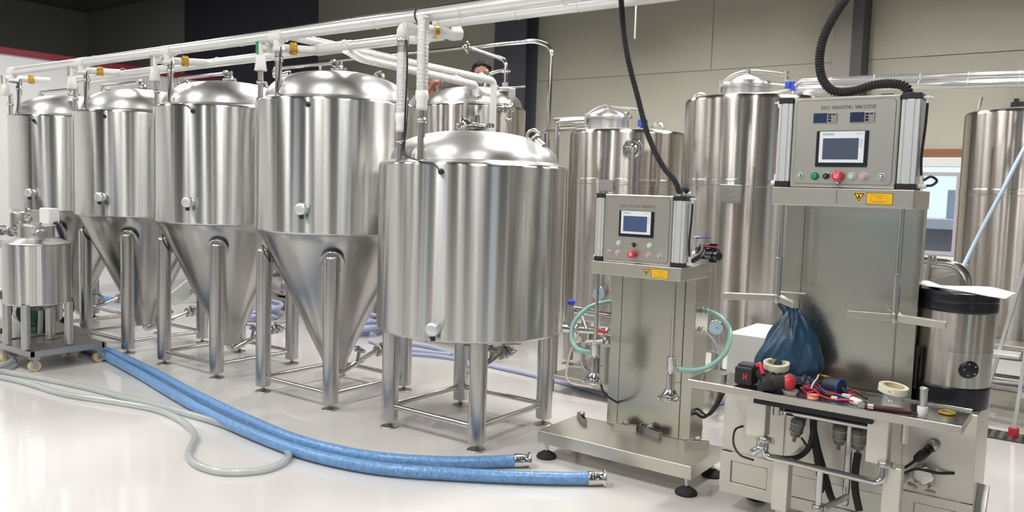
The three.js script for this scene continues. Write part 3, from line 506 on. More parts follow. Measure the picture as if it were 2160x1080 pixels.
function dialGauge(t, at, dir, r) {                 // dial thermometer on a stub
  const g = part('thermometer', [turned([[0, 0], [0.03, 0], [0.03, 0.01], [0.018, 0.012], [0.018, 0.05], [r * 0.9, 0.055], [r, 0.06], [r, 0.09], [r * 0.86, 0.094], [r * 0.86, 0.09], [0, 0.09]], at, dir, 32)], M.chrome, t);
  const d = A(dir).clone().normalize(), p = A(at).clone().addScaledVector(d, 0.0905);
  part('dial', turned([[0, 0], [r * 0.86, 0], [r * 0.86, 0.001], [0, 0.001]], p, dir, 32), S(lin(0.42, 0.6, 0.72), 0.4), g);
  const q = p.clone().addScaledVector(d, 0.002); part('needle', rod(q, q.clone().add(V(0.026, -0.004, 0.01)), 0.0025, 0.001, 6), M.black, g);
}
const plateTex = canvasTexture(256, 192, (g, w, h) => { g.fillStyle = '#b9b7b3'; g.fillRect(0, 0, w, h); g.strokeStyle = '#77736f'; g.lineWidth = 3; g.strokeRect(8, 8, w - 16, h - 16); g.fillStyle = '#8d8985'; for (let y = 36; y < h - 20; y += 20) g.fillRect(24, y, 60 + (y * 37) % 130, 5); });
function namePlate(t, deg, R, y, w, h) {
  const p = az(deg, R + 0.006, y), g = new RoundedBoxGeometry(w, h, 0.008, 2, 0.002).rotateY(deg * PI / 180).translate(...p);
  const o = part('name_plate', g, M.castSteel, t);
  part('engraving', new THREE.PlaneGeometry(w * 0.94, h * 0.9).rotateY(deg * PI / 180).translate(...az(deg, R + 0.0112, y)), S(0xffffff, 0.35, 0.8, { map: plateTex }), o);
}
{
  const t5 = liquorTank('tall steel tank with a manway lid, directly behind the keg filling machine', -3.37, -6.3, 0.495, 0.42, 2.02, [-0.09, 0.2, 0.165, 0.12]);
  namePlate(t5, 10, 0.495, 1.56, 0.13, 0.09);
  { const p = az(33, 0.49, 1.86); part('level_port', [turned([[0.075, 0], [0.08, 0.006], [0.08, 0.012], [0.06, 0.014], [0.058, 0.004], [0, 0.004]], p, azDir(33), 32), turned([[0, 0], [0.028, 0], [0.03, 0.05], [0.034, 0.056], [0.034, 0.07], [0, 0.075]], p, azDir(33), 24)], M.chrome, t5); const q = az(33, 0.55, 1.86); part('level_tube', rod([q[0], 1.84, q[2]], [q[0], 0.6, q[2]], 0.013), M.castSteel, t5); }
  dialGauge(t5, az(9, 0.49, 0.69), azDir(16), 0.055);
  part('blue_actuator', [box(0.17, 0.24, 2.06, 2.12, 0.1, 0.16, 0.01), rod([0.2, 2.0, 0.13], [0.2, 2.07, 0.13], 0.014)], M.blueHandle, t5);
  part('lifting_lug', [new THREE.TorusGeometry(0.045, 0.014, 8, 20).translate(0.33, 2.04, 0.1), new THREE.TorusGeometry(0.04, 0.014, 8, 20).rotateY(0.6).translate(-0.36, 2.03, 0.0)], M.castSteel, t5);
  part('liquor_pipe', pipe([[-0.2, 2.12, 0.2], [-0.62, 2.12, 0.16], [-0.62, 0.55, 0.16]], 0.022, 0.05), M.chrome, t5);
  part('liquor_pipe', pipe([[-0.2, 2.06, 0.24], [-0.8, 2.05, 0.1], [-0.8, 0.6, 0.1], [-0.45, 0.56, 0.1]], 0.022, 0.05), M.chrome, t5);
  part('overhead_pipe', [pipe([[-0.45, 2.25, -0.9], [-1.35, 2.25, -0.9]], 0.018), pipe([[-0.5, 2.28, -0.9], [-0.5, 1.5, -0.9]], 0.02), ...clamp([-0.5, 2.27, -0.9], [1, 0, 0], 0.024), rod([-1.3, 2.25, -0.9], [-1.3, 0.0, -0.9], 0.016), rod([-0.5, 1.5, -0.9], [-0.5, 0, -0.9], 0.016)], M.leg, t5);
  const t6 = liquorTank('widest-looking tall steel tank, standing between the keg filling and the keg washing machines', -2.07, -5.8, 0.506, 0.42, 2.19, [-0.03, 0.14, 0.155, 0.1]);
  namePlate(t6, 4, 0.506, 1.52, 0.15, 0.12);
  dialGauge(t6, az(-1, 0.5, 0.62), azDir(12), 0.052);
  part('lifting_lug', new THREE.TorusGeometry(0.045, 0.014, 8, 20).translate(-0.36, 2.19, 0.18), M.castSteel, t6);
  part('blue_actuator', [box(0.235, 0.275, 2.25, 2.3, 0.1, 0.15, 0.01), box(0.275, 0.295, 2.235, 2.3, 0.11, 0.14, 0.004)], M.blueHandle, t6);
  part('manway_rod', [rod([0.1, 2.29, 0.16], [0.26, 2.27, 0.14], 0.007), rod([0.12, 2.22, 0.16], [0.26, 2.24, 0.14], 0.006)], M.whitePipe, t6);
  part('level_tube', [rod([0.18, 1.7, 0.5], [0.18, 0.55, 0.5], 0.008)], M.castSteel, t6);
  part('outlet_pipe', [pipe([[0.0, 0.37, 0.0], [0.0, 0.22, 0.0], [-0.02, 0.22, 0.62], [0.22, 0.22, 0.66]], 0.022, 0.06), ...clamp([0.1, 0.22, 0.635], [1, 0, 0.1], 0.026)], M.castSteel, t6);
  part('drain_valve', [rod([0.05, 0.22, 0.63], [0.05, 0.1, 0.63], 0.016), rod([0.05, 0.12, 0.63], [0.05, 0.12, 0.66], 0.02)], M.castSteel, t6);
  part('valve_handle', bar([0.05, 0.1, 0.66], [0.13, 0.13, 0.66], 0.02, 0.01), M.blueHandle, t6);
  const t7 = liquorTank('tall steel tank cut off by the right edge of the picture, beside the window', -0.515, -7.3, 0.425, 0.42, 2.2, null);
  part('vent', rod([-0.33, 2.17, 0.1], [-0.31, 2.32, 0.1], 0.014), M.castSteel, t7);
  part('support_ring', lathe([[0.43, 0.38], [0.45, 0.38], [0.45, 0.43], [0.43, 0.43]], 64), M.leg, t7);
  // brewhouse vessel
  const R = 0.495, t8 = local('kettle', 'wide domed steel vessel standing behind the dish-bottomed tank, below the masked person', 'tank'); t8.position.set(-4.99, 0, -6.2);
  part('shell', lathe([[R - 0.01, 0.5], [R, 0.51], [R, 2.255], [R - 0.008, 2.27], [R - 0.02, 2.274]], 96), M.tankWarm, t8);
  part('dome', lathe(domeProfile(R - 0.01, 2.272, 0.455, 2.47), 64), M.dome, t8);
  part('bottom', lathe([[0, 0.42], [0.3, 0.45], [R - 0.01, 0.502]], 48), M.cone, t8);
  legs(t8, 0.45, 0.045, 0.53);
  part('dome_fitting', [...clamp([0.36, 2.42, 0.0], [0, 1, 0], 0.05), rod([0.36, 2.38, 0], [0.36, 2.5, 0], 0.03), rod([0.28, 2.44, 0.05], [0.46, 2.44, 0.0], 0.02), rod([0.36, 2.45, 0], [0.55, 2.46, -0.06], 0.01), turned([[0, 0], [0.035, 0], [0.035, 0.012], [0, 0.012]], [0.3, 2.44, 0.06], [0, 0, 1]), box(0.42, 0.5, 2.36, 2.44, 0.02, 0.03)], M.castSteel, t8);
  part('side_outlet', [rod([0.44, 2.24, 0.2], [0.6, 2.24, 0.2], 0.024), ...clamp([0.52, 2.24, 0.2], [1, 0, 0], 0.03), ...clamp([0.6, 2.24, 0.2], [1, 0, 0], 0.026), rod([0.56, 2.24, 0.2], [0.56, 1.4, 0.2], 0.018), rod([0.44, 1.42, 0.2], [0.56, 1.4, 0.2], 0.02), turned([[0, 0], [0.03, 0], [0.03, 0.03], [0, 0.03]], [0.56, 2.12, 0.2])], M.chrome, t8);
  part('sight_frame', [box(0.235, 0.265, 1.5, 2.3, 0.43, 0.455), box(0.24, 0.26, 2.3, 2.36, 0.425, 0.455)], M.castSteel, t8);
  const v = thing('steam_pipe', 'thin polished steel pipe over the kettle, bent down beside it to the floor', 'pipe', [-4.25, 0, -6.2]);
  part('pipe_run', pipe([[-7.3, 2.87, -6.25], [-4.3, 2.86, -6.2], [-4.12, 2.79, -6.2], [-4.14, 0.0, -6.2]], 0.02, 0.08, 14), M.chrome, v);
  part('branch', pipe([[-5.08, 2.86, -6.21], [-4.72, 2.74, -6.2], [-4.63, 2.7, -6.2], [-4.63, 2.5, -6.2]], 0.02, 0.05, 14), M.chrome, v);
  part('branch', pipe([[-4.65, 2.62, -6.2], [-4.8, 2.59, -6.16], [-4.82, 2.44, -6.14]], 0.015, 0.05, 12), M.chrome, v);
  part('union', [...clamp([-5.1, 2.86, -6.2], [1, 0, 0], 0.03), rod([-5.1, 2.8, -6.2], [-5.1, 2.92, -6.2], 0.012), ...clamp([-4.63, 2.6, -6.2], [0, 1, 0], 0.026)], M.chrome, v);
  part('support', [rod([-7.28, 2.87, -6.25], [-7.28, 0.0, -6.25], 0.02)], M.leg, v);
  // insulated pair at the right, over the keg washing machine
  const pr = (y, z, lab, r) => { const p = thing('coolant_pipe', lab, 'pipe', [-1, y, z]); part('pipe_run', pipe([[-1.78, y - 0.12, z], [-1.78, y, z], [-1.3, y, z], [3.19, y - 0.07, z - 0.23]], r, 0.05, 18), M.silver, p); const g = []; for (let x = -1.55; x < 2.4; x += 0.27) g.push(ring([x, y - (x > -1.3 ? (x + 1.3) * 0.0154 : 0), z - (x > -1.3 ? (x + 1.3) * 0.051 : 0)], [1, 0, 0], r + 0.0005, 0.002, 24)); part('band', g, M.whitePipe, p); return p; };
  pr(2.3, -5.75, 'upper foil-wrapped pipe running off to the right above the keg washing machine', 0.023);
  const lp = pr(2.247, -5.72, 'lower foil-wrapped pipe running off to the right above the keg washing machine', 0.028);
  part('drop', pipe([[-1.68, 2.22, -5.68], [-1.7, 1.95, -5.62], [-1.7, 1.7, -5.62]], 0.03, 0.03), M.foil, lp);
}
{ // low pump and pipework between the tanks
  const p = thing('transfer_pump', 'low pump with clamped pipes and blue valve knob, right of the dish-bottomed tank', 'pump', [-3.0, 0, -5.2]);
  part('body', [turned([[0, 0], [0.09, 0], [0.1, 0.02], [0.1, 0.26], [0.08, 0.3], [0, 0.3]], [-2.72, 0.42, -5.25], [-1, 0, 0], 28), turned([[0, 0], [0.06, 0], [0.06, 0.3], [0, 0.3]], [-2.8, 0.06, -5.3])], M.castSteel, p);
  part('pipe_run', [pipe([[-3.35, 0.47, -5.15], [-2.95, 0.49, -5.15], [-2.6, 0.49, -5.15]], 0.03), pipe([[-3.2, 0.62, -5.2], [-2.5, 0.58, -5.25]], 0.026), pipe([[-3.1, 0.36, -5.15], [-2.5, 0.3, -5.15]], 0.03), ...[-3.25, -3.1, -2.85].flatMap((x) => clamp([x, 0.475, -5.15], [1, 0, 0], 0.036)), pipe([[-3.05, 0.49, -5.15], [-3.05, 0.2, -5.15], [-2.9, 0.12, -5.2]], 0.02)], M.chrome, p);
  part('stem', [rod([-3.17, 0.47, -5.15], [-3.17, 0.66, -5.15], 0.024), rod([-3.08, 0.6, -5.15], [-3.0, 0.5, -5.1], 0.01)], M.castSteel, p);
  part('knob', turned([[0, 0], [0.022, 0], [0.03, 0.01], [0.03, 0.028], [0.02, 0.036], [0, 0.036]], [-3.17, 0.66, -5.15]), M.blueHandle, p);
  part('red_ring', [rod([-2.92, 0.505, -5.11], [-2.84, 0.5, -5.11], 0.014)], M.red, p);
  part('base_frame', [box(-3.3, -2.5, 0.1, 0.13, -5.4, -5.06), ...[[-3.28, -5.1], [-2.52, -5.1], [-3.28, -5.36], [-2.52, -5.36]].map(([x, z]) => rod([x, 0, z], [x, 0.1, z], 0.014))], M.castSteel, p);
  part('leg', [rod([-3.28, 0.1, -5.12], [-3.28, 0.47, -5.13], 0.02), rod([-2.54, 0.1, -5.12], [-2.54, 0.58, -5.2], 0.014)], M.castSteel, p);
  part('tube', curve([[-3.0, 0.5, -5.0], [-3.05, 0.3, -4.95], [-3.02, 0.15, -4.9], [-2.85, 0.12, -4.95]], 0.008, 30, 6), S(lin(0.6, 0.5, 0.48), 0.4), p);
  const q = thing('valve_manifold', 'cluster of polished valves and pipes seen between the cones under the pipes', 'pump', [-7.6, 0, -6.280]);
  part('pipe_run', [pipe([[-8.3, 0.4, -6.280], [-6.7, 0.4, -6.280]], 0.04), pipe([[-8.2, 0.62, -6.330], [-7.1, 0.62, -6.330], [-7.1, 0.4, -6.280]], 0.036), pipe([[-8.1, 0.8, -6.380], [-7.5, 0.8, -6.380], [-7.5, 0.4, -6.380]], 0.03)], M.chrome, q);
  part('valve', [-8.0, -7.8, -7.6, -7.4, -7.2].flatMap((x, i) => [...clamp([x, 0.62, -6.330], [1, 0, 0], 0.05), ...clamp([x, 0.4, -6.280], [1, 0, 0], 0.06), turned([[0, 0], [0.05, 0], [0.07, 0.02], [0.07, 0.04], [0.03, 0.06], [0, 0.06]], [x, 0.5 + 0.1 * (i % 2), -6.260], [0.3, 0.2, 1])]), M.castSteel, q);
  part('body', [turned([[0, 0], [0.1, 0], [0.12, 0.03], [0.12, 0.22], [0.09, 0.26], [0, 0.26]], [-7.9, 0.28, -6.180], [1, 0, 0.1], 28), box(-8.3, -6.9, 0.12, 0.16, -6.58, -6.08), ...[[-8.25, -5.85], [-6.95, -5.85], [-8.25, -6.530], [-6.95, -6.530]].map(([x, z]) => rod([x, 0, z], [x, 0.12, z], 0.02)), rod([-8.2, 0.16, -6.280], [-8.2, 0.42, -6.280], 0.03), rod([-6.95, 0.16, -6.280], [-6.95, 0.42, -6.280], 0.03)], M.castSteel, q);
  const q2 = thing('valve_manifold', 'small valve cluster glimpsed between the nearest fermenter and the dish-bottomed tank', 'pump', [-6.3, 0, -6.3]);
  part('body', [pipe([[-6.65, 0.35, -6.3], [-6.0, 0.35, -6.3], [-6.0, 0.6, -6.3]], 0.04), pipe([[-6.5, 0.55, -6.35], [-5.9, 0.55, -6.35]], 0.036), ...[-6.45, -6.3, -6.15].flatMap((x) => [...clamp([x, 0.35, -6.3], [1, 0, 0], 0.06), ...clamp([x, 0.55, -6.35], [1, 0, 0], 0.055)]), rod([-6.4, 0, -6.3], [-6.4, 0.56, -6.34], 0.025), rod([-6.05, 0, -6.3], [-6.05, 0.56, -6.34], 0.025), turned([[0, 0], [0.09, 0], [0.1, 0.2], [0, 0.22]], [-6.3, 0.13, -6.3], [1, 0, 0], 24)], M.castSteel, q2);
  part('foot', [box(-6.55, -5.95, 0, 0.03, -6.45, -6.15)], M.castSteel, q2);
}
function coil(label, x, z, r, n, t, m, seed) {
  const rr = rng(seed), pts = [];
  for (let i = 0; i <= n * 14; i++) { const a = i / 14 * 2 * PI, k = Math.floor(i / 14); pts.push([x + (r + 0.05 * Math.sin(i * 0.31 + seed)) * Math.cos(a), t + Math.min(k, 3) * t * 1.7 + 0.004 * rr(), z + (r * 0.8 + 0.05 * Math.cos(i * 0.23)) * Math.sin(a)]); }
  single('hose_coil', curve(pts, t, n * 60, 8), m, label, 'hose');
}
coil('lilac hose coiled on the floor between the second and nearest fermenters', -7.7, -5.55, 0.42, 4, 0.022, M.lilacHose, 3);
coil('lilac hose coiled on the floor left of the dish-bottomed tank, far back', -6.2, -5.72, 0.36, 4, 0.022, M.lilacHose, 5);
single('hose', curve([[-5.35, 0.02, -5.3], [-5.0, 0.02, -5.25], [-4.6, 0.02, -5.38], [-3.85, 0.018, -5.37], [-3.25, 0.016, -5.29], [-2.9, 0.016, -5.21], [-2.4, 0.016, -5.06], [-2.0, 0.016, -4.9]], 0.016, 60, 8), M.lilacHose, 'thin lilac hose lying on the floor behind the dish-bottomed tank legs', 'hose');
single('hose', curve([[-5.6, 0.02, -5.45], [-5.2, 0.02, -5.35], [-4.9, 0.022, -5.42], [-4.62, 0.022, -5.5], [-4.9, 0.022, -5.62], [-5.5, 0.022, -5.6]], 0.02, 60, 8), M.lilacHose, 'looped lilac hose end on the floor under the edge of the dish-bottomed tank', 'hose');
single('hose', curve([[-10.2, 0.04, -5.2], [-9.8, 0.04, -5.0], [-9.4, 0.04, -5.1], [-9.0, 0.04, -5.35]], 0.035, 40, 10), M.blueHose, 'short blue hose on the floor at the foot of the white wall', 'hose');
{ // platform, stairs and the people working on it
  const p = thing('platform', 'steel brewing platform with stairs, mostly hidden behind the fermenters', 'platform', [-7, 0, -7.2]);
  part('deck', box(-9.3, -4.4, 1.0, 1.06, -7.7, -6.8), M.castSteel, p);
  for (const [x, z] of [[-9.2, -6.86], [-9.2, -7.64], [-6.8, -6.86], [-6.8, -7.64], [-4.5, -6.86], [-4.5, -7.64]]) part('post', box(x - 0.04, x + 0.04, 0, 1.0, z - 0.04, z + 0.04), M.castSteel, p);
  const s = part('stair_stringer', bar([-8.95, 0.05, -5.45], [-8.95, 1.0, -6.85], 0.04, 0.18), M.aluminium, p); void s;
  part('stair_stringer', bar([-8.35, 0.05, -5.45], [-8.35, 1.0, -6.85], 0.04, 0.18), M.aluminium, p);
  for (let i = 1; i < 6; i++) part('tread', box(-8.93, -8.37, i * 0.18 - 0.02, i * 0.18, -5.45 - i * 0.25 - 0.2, -5.45 - i * 0.25 + 0.03), M.castSteel, p);
}
// ------------------------------------------------------------------ people behind the kettle
function body(bones, res, centre, half, k = 0.03) {     // one continuous surface from tapered capsules, joined smoothly
  const mc = new MarchingCubes(res, M.skin, false, false, 200000), f = mc.field, n = res;
  const B = bones.map(([a, b, ra, rb]) => ({ a: A(a), d: A(b).clone().sub(A(a)), ra, rb }));
  B.forEach((b) => (b.l2 = Math.max(1e-9, b.d.lengthSq())));
  for (let z = 0; z < n; z++) for (let y = 0; y < n; y++) for (let x = 0; x < n; x++) {
    const px = centre[0] + half * (x / (n / 2) - 1), py = centre[1] + half * (y / (n / 2) - 1), pz = centre[2] + half * (z / (n / 2) - 1);
    let m = 1e9;
    for (const b of B) {
      const ax = px - b.a.x, ay = py - b.a.y, az2 = pz - b.a.z; let t = (ax * b.d.x + ay * b.d.y + az2 * b.d.z) / b.l2; t = t < 0 ? 0 : t > 1 ? 1 : t;
      const e = Math.hypot(ax - b.d.x * t, ay - b.d.y * t, az2 - b.d.z * t) - (b.ra + (b.rb - b.ra) * t);
      const h = Math.max(k - Math.abs(m - e), 0) / k; m = Math.min(m, e) - h * h * k * 0.25;
    }
    f[x + y * n + z * n * n] = -m;
  }
  mc.isolation = 0; mc.update();
  const c = mc.count !== undefined ? mc.count : mc.geometry.drawRange.count;
  const g = new THREE.BufferGeometry();
  const pos = new Float32Array(mc.positionArray.slice(0, c * 3)), nor = new Float32Array(mc.normalArray.slice(0, c * 3));
  for (let i = 0; i < c; i++) { pos[i * 3] = centre[0] + pos[i * 3] * half; pos[i * 3 + 1] = centre[1] + pos[i * 3 + 1] * half; pos[i * 3 + 2] = centre[2] + pos[i * 3 + 2] * half; }
  g.setAttribute('position', new THREE.BufferAttribute(pos, 3)); g.setAttribute('normal', new THREE.BufferAttribute(nor, 3)); g.setAttribute('uv', new THREE.BufferAttribute(new Float32Array(c * 2), 2));
  return g;
}
function person(label, X, Y, Z, turn, lean, mask, armTo) {
  const t = local('person', label, 'person'); t.position.set(X, Y, Z); t.rotation.y = turn;
  // joints: feet at 0, 1.72 m tall
  const hip = V(0, 0.92, 0), chest = V(0, 1.28, lean * 0.5), neck = V(0, 1.43, lean * 0.8), head = V(0, 1.6, lean * 1.1 + 0.015);
  const S1 = V(0.17, 1.38, lean * 0.7), S2 = V(-0.17, 1.38, lean * 0.7);
  const E1 = V(0.24, 1.12, lean * 0.7 + 0.05), W1 = V(0.2, 0.95, lean * 0.7 + 0.24), E2 = armTo ? V(-0.25, 1.26, lean * 0.7 + 0.2) : V(-0.24, 1.12, lean * 0.7 + 0.05), W2 = armTo ? V(-0.06, 1.47, lean * 0.7 + 0.3) : V(-0.2, 0.95, lean * 0.7 + 0.24);
  const bones = [[hip, chest, 0.13, 0.135], [[-0.09, 0.92, 0], [0.09, 0.92, 0], 0.11, 0.11], [[-0.1, 1.33, lean * 0.6], [0.1, 1.33, lean * 0.6], 0.1, 0.1], [chest, neck, 0.1, 0.055], [neck, head, 0.05, 0.055]];
  for (const [s, el, w] of [[S1, E1, W1], [S2, E2, W2]]) {
    bones.push([s, el, 0.052, 0.042], [el, w, 0.042, 0.029]);
    const d = w.clone().sub(el).normalize(), side = d.clone().cross(V(0, 1, 0)).normalize(), palm = w.clone().addScaledVector(d, 0.08);
    bones.push([w, palm, 0.026, 0.034]);
    for (let i = 0; i < 4; i++) { const k = palm.clone().addScaledVector(side, (i - 1.5) * 0.02), l = [0.06, 0.075, 0.07, 0.052][i]; const a = k.clone().addScaledVector(d, l * 0.6), b = a.clone().addScaledVector(d, l * 0.35).add(V(0, -0.02, 0)); bones.push([k, a, 0.009, 0.0085], [a, b, 0.0085, 0.0075]); }
    const th = w.clone().addScaledVector(d, 0.03).addScaledVector(side, -0.03); bones.push([th, th.clone().addScaledVector(d, 0.045).addScaledVector(side, -0.025), 0.011, 0.009]);
  }
  for (const s of [-1, 1]) bones.push([[s * 0.09, 0.9, 0], [s * 0.1, 0.49, 0.02], 0.085, 0.058], [[s * 0.1, 0.49, 0.02], [s * 0.1, 0.08, -0.02], 0.055, 0.036], [[s * 0.1, 0.05, -0.03], [s * 0.11, 0.035, 0.13], 0.04, 0.03]);
  const main = body(bones, 128, [0, 0.86, 0.1], 0.9);
  // head with face on a finer grid
  const h = head, o = (x, y, z) => [h.x + x, h.y + y, h.z + z];
  const hb = [[o(0, 0.035, -0.015), o(0, 0.03, 0.0), 0.088, 0.085], [o(0, -0.04, 0.02), o(0, -0.075, 0.045), 0.06, 0.035], [o(0, 0.0, 0.03), o(0, 0.045, 0.035), 0.058, 0.05], [o(0, 0.012, 0.088), o(0, -0.022, 0.108), 0.009, 0.013], [o(0, -0.2, -0.03), o(0, -0.05, -0.01), 0.052, 0.052],
    [o(-0.05, 0.028, 0.068), o(0.05, 0.028, 0.068), 0.014, 0.014], [o(-0.018, -0.052, 0.078), o(0.018, -0.052, 0.078), 0.009, 0.009]];
  for (const s of [-1, 1]) hb.push([o(s * 0.083, 0.012, -0.005), o(s * 0.087, -0.03, 0.0), 0.014, 0.01]);
  const hg = body(hb, 84, o(0, -0.03, 0), 0.2, 0.02);
  part('body', merge([main, hg]), M.skin, t);
  part('eye', [-1, 1].map((s) => new THREE.SphereGeometry(0.011, 12, 10).translate(...o(s * 0.032, 0.01, 0.076))), M.blackGloss, t);
  part('eyebrow', [-1, 1].map((s) => curve([o(s * 0.05, 0.03, 0.075), o(s * 0.034, 0.035, 0.084), o(s * 0.018, 0.031, 0.087)], 0.004, 10, 6)), M.hair, t);
  const rr = rng(19), tufts = [new THREE.SphereGeometry(0.092, 24, 18).scale(1, 1.02, 1.02).translate(...o(0, 0.052, -0.022))];
  for (let i = 0; i < 260; i++) {                       // short tousled locks over the scalp
    const v = V(rr() * 2 - 1, rr() * 1.55 - 0.55, rr() * 2 - 1).normalize(); if (v.z > 0.35 && v.y < 0.5) continue; if (v.y < -0.45) continue;
    const c = o(v.x * 0.092, 0.045 + v.y * 0.098, -0.016 + v.z * 0.096), k = 0.014 + 0.01 * rr();
    tufts.push(new THREE.IcosahedronGeometry(k, 1).scale(0.8 + 0.5 * rr(), 0.8 + 0.5 * rr(), 0.8 + 0.5 * rr()).translate(...c));
  }
  part('hair', tufts, M.hair, t);
  if (mask) { part('face_mask', body([[o(-0.03, -0.045, 0.06), o(0.03, -0.045, 0.06), 0.048, 0.048], [o(0, -0.015, 0.085), o(0, -0.07, 0.08), 0.032, 0.03]], 44, o(0, -0.04, 0.06), 0.12, 0.02), S(lin(0.42, 0.45, 0.5), 0.9), t); }
  const grow = (list, e) => body(list.map(([a, b, ra, rb]) => [a, b, ra + e, rb + e]), 84, [0, 0.86, 0.06], 0.9);
  const sl = [[hip.clone().setY(0.86), chest, 0.135, 0.14], [[-0.1, 1.33, lean * 0.6], [0.1, 1.33, lean * 0.6], 0.105, 0.105], [chest, V(0, 1.4, lean * 0.75), 0.1, 0.07]];
  for (const [s, el, w] of [[S1, E1, W1], [S2, E2, W2]]) sl.push([s, el, 0.058, 0.05], [el, el.clone().lerp(w, 0.75), 0.05, 0.04]);
  part('jacket', grow(sl, 0.012), M.shirt, t);
  part('trousers', grow([-1, 1].flatMap((s) => [[[s * 0.09, 0.9, 0], [s * 0.1, 0.49, 0.02], 0.09, 0.066], [[s * 0.1, 0.49, 0.02], [s * 0.1, 0.12, -0.02], 0.064, 0.056]]).concat([[[-0.07, 0.9, 0], [0.07, 0.9, 0], 0.115, 0.115]]), 0.012), M.cloth, t);
  part('shoe', [-1, 1].map((s) => rod([s * 0.1, 0.045, -0.05], [s * 0.11, 0.04, 0.14], 0.05, 0.042)), M.black, t);
  return t;
}
person('masked person with dark hair looking over the top of the domed kettle', -5.53, 1.105, -6.98, 0.65, 0.1, true, false);
person('second person almost hidden behind the two slanting foil-wrapped pipes, left of the masked person', -6.24, 1.085, -7.0, 0.75, 0.16, false, true);

// ------------------------------------------------------------------ control panels shared by both keg machines
function lettering(text, x0, x1, y, z, size, m, parent) {
  const n = text.length, g = [];
  for (let i = 0; i < n; i++) {
    if (text[i] === ' ') continue;
    const q = new TextGeometry(text[i], { font: FONT, size, depth: 0.0006, curveSegments: 3, bevelEnabled: false });
    q.computeBoundingBox(); const w = q.boundingBox.max.x - q.boundingBox.min.x;
    g.push(q.translate(x0 + (x1 - x0) * (i + 0.5) / n - w / 2 - q.boundingBox.min.x, y, z));
  }
  return part('lettering', g, m, parent);
}
function plateOutline(x0, x1, y0, y1, r) {
  const s = new THREE.Shape(); s.moveTo(x0 + r, y0); s.lineTo(x1 - r, y0); s.quadraticCurveTo(x1, y0, x1, y0 + r); s.lineTo(x1, y1 - r); s.quadraticCurveTo(x1, y1, x1 - r, y1); s.lineTo(x0 + r, y1); s.quadraticCurveTo(x0, y1, x0, y1 - r); s.lineTo(x0, y0 + r); s.quadraticCurveTo(x0, y0, x0 + r, y0); return s;
}
const flat = (s, z, d, bev = 0) => new THREE.ExtrudeGeometry(s, { depth: d, bevelEnabled: bev > 0, bevelSize: bev, bevelThickness: bev, bevelSegments: 1, curveSegments: 5 }).translate(0, 0, z);
function actuator(root, x0, x1, y0, y1, z0, z1, gland) {     // grooved aluminium air cylinder with black end caps
  const w = x1 - x0, a = part('air_cylinder', [box(x0, x1, y0 + 0.02, y1 - 0.02, z0, z1 - 0.003, 0.003), box(x0 + 0.001, x0 + w * 0.22, y0 + 0.02, y1 - 0.02, z1 - 0.006, z1, 0.0025), box(x0 + w * 0.29, x0 + w * 0.7, y0 + 0.02, y1 - 0.02, z1 - 0.006, z1 + 0.001, 0.0025), box(x0 + w * 0.77, x1 - 0.001, y0 + 0.02, y1 - 0.02, z1 - 0.006, z1, 0.0025)], M.aluminium, root);
  part('end_cap', box(x0 - 0.001, x1 + 0.001, y1 - 0.022, y1 + 0.003, z0 - 0.002, z1 + 0.002, 0.003), M.black, a);
  part('end_cap', box(x0 - 0.001, x1 + 0.001, y0 - 0.002, y0 + 0.022, z0 - 0.002, z1 + 0.002, 0.003), M.black, a);
  const s = gland, xs = s > 0 ? x1 : x0, zc = (z0 + z1) / 2;
  part('air_fitting', [rod([xs, y1 - 0.012, zc], [xs + s * 0.022, y1 - 0.012, zc], 0.007), rod([xs + s * 0.014, y1 - 0.012, zc], [xs + s * 0.014, y1 - 0.032, zc], 0.006), rod([xs + s * 0.02, y1 - 0.012, zc], [xs + s * 0.034, y1 - 0.012, zc], 0.003)], M.whitePlastic, a);
  part('air_fitting', [rod([xs, y0 + 0.014, zc], [xs + s * 0.03, y0 + 0.014, zc], 0.009), rod([xs + s * 0.012, y0 + 0.014, zc], [xs + s * 0.012, y0 + 0.05, zc], 0.008)], M.whitePlastic, a);
  part('air_tube', curve([[xs + s * 0.014, y1 - 0.034, zc], [xs + s * 0.012, y1 - 0.12, zc], [xs + s * 0.006, y0 + 0.12, zc], [xs + s * 0.01, y0 + 0.055, zc]], 0.005, 30, 8), M.black, a);
  return a;
}
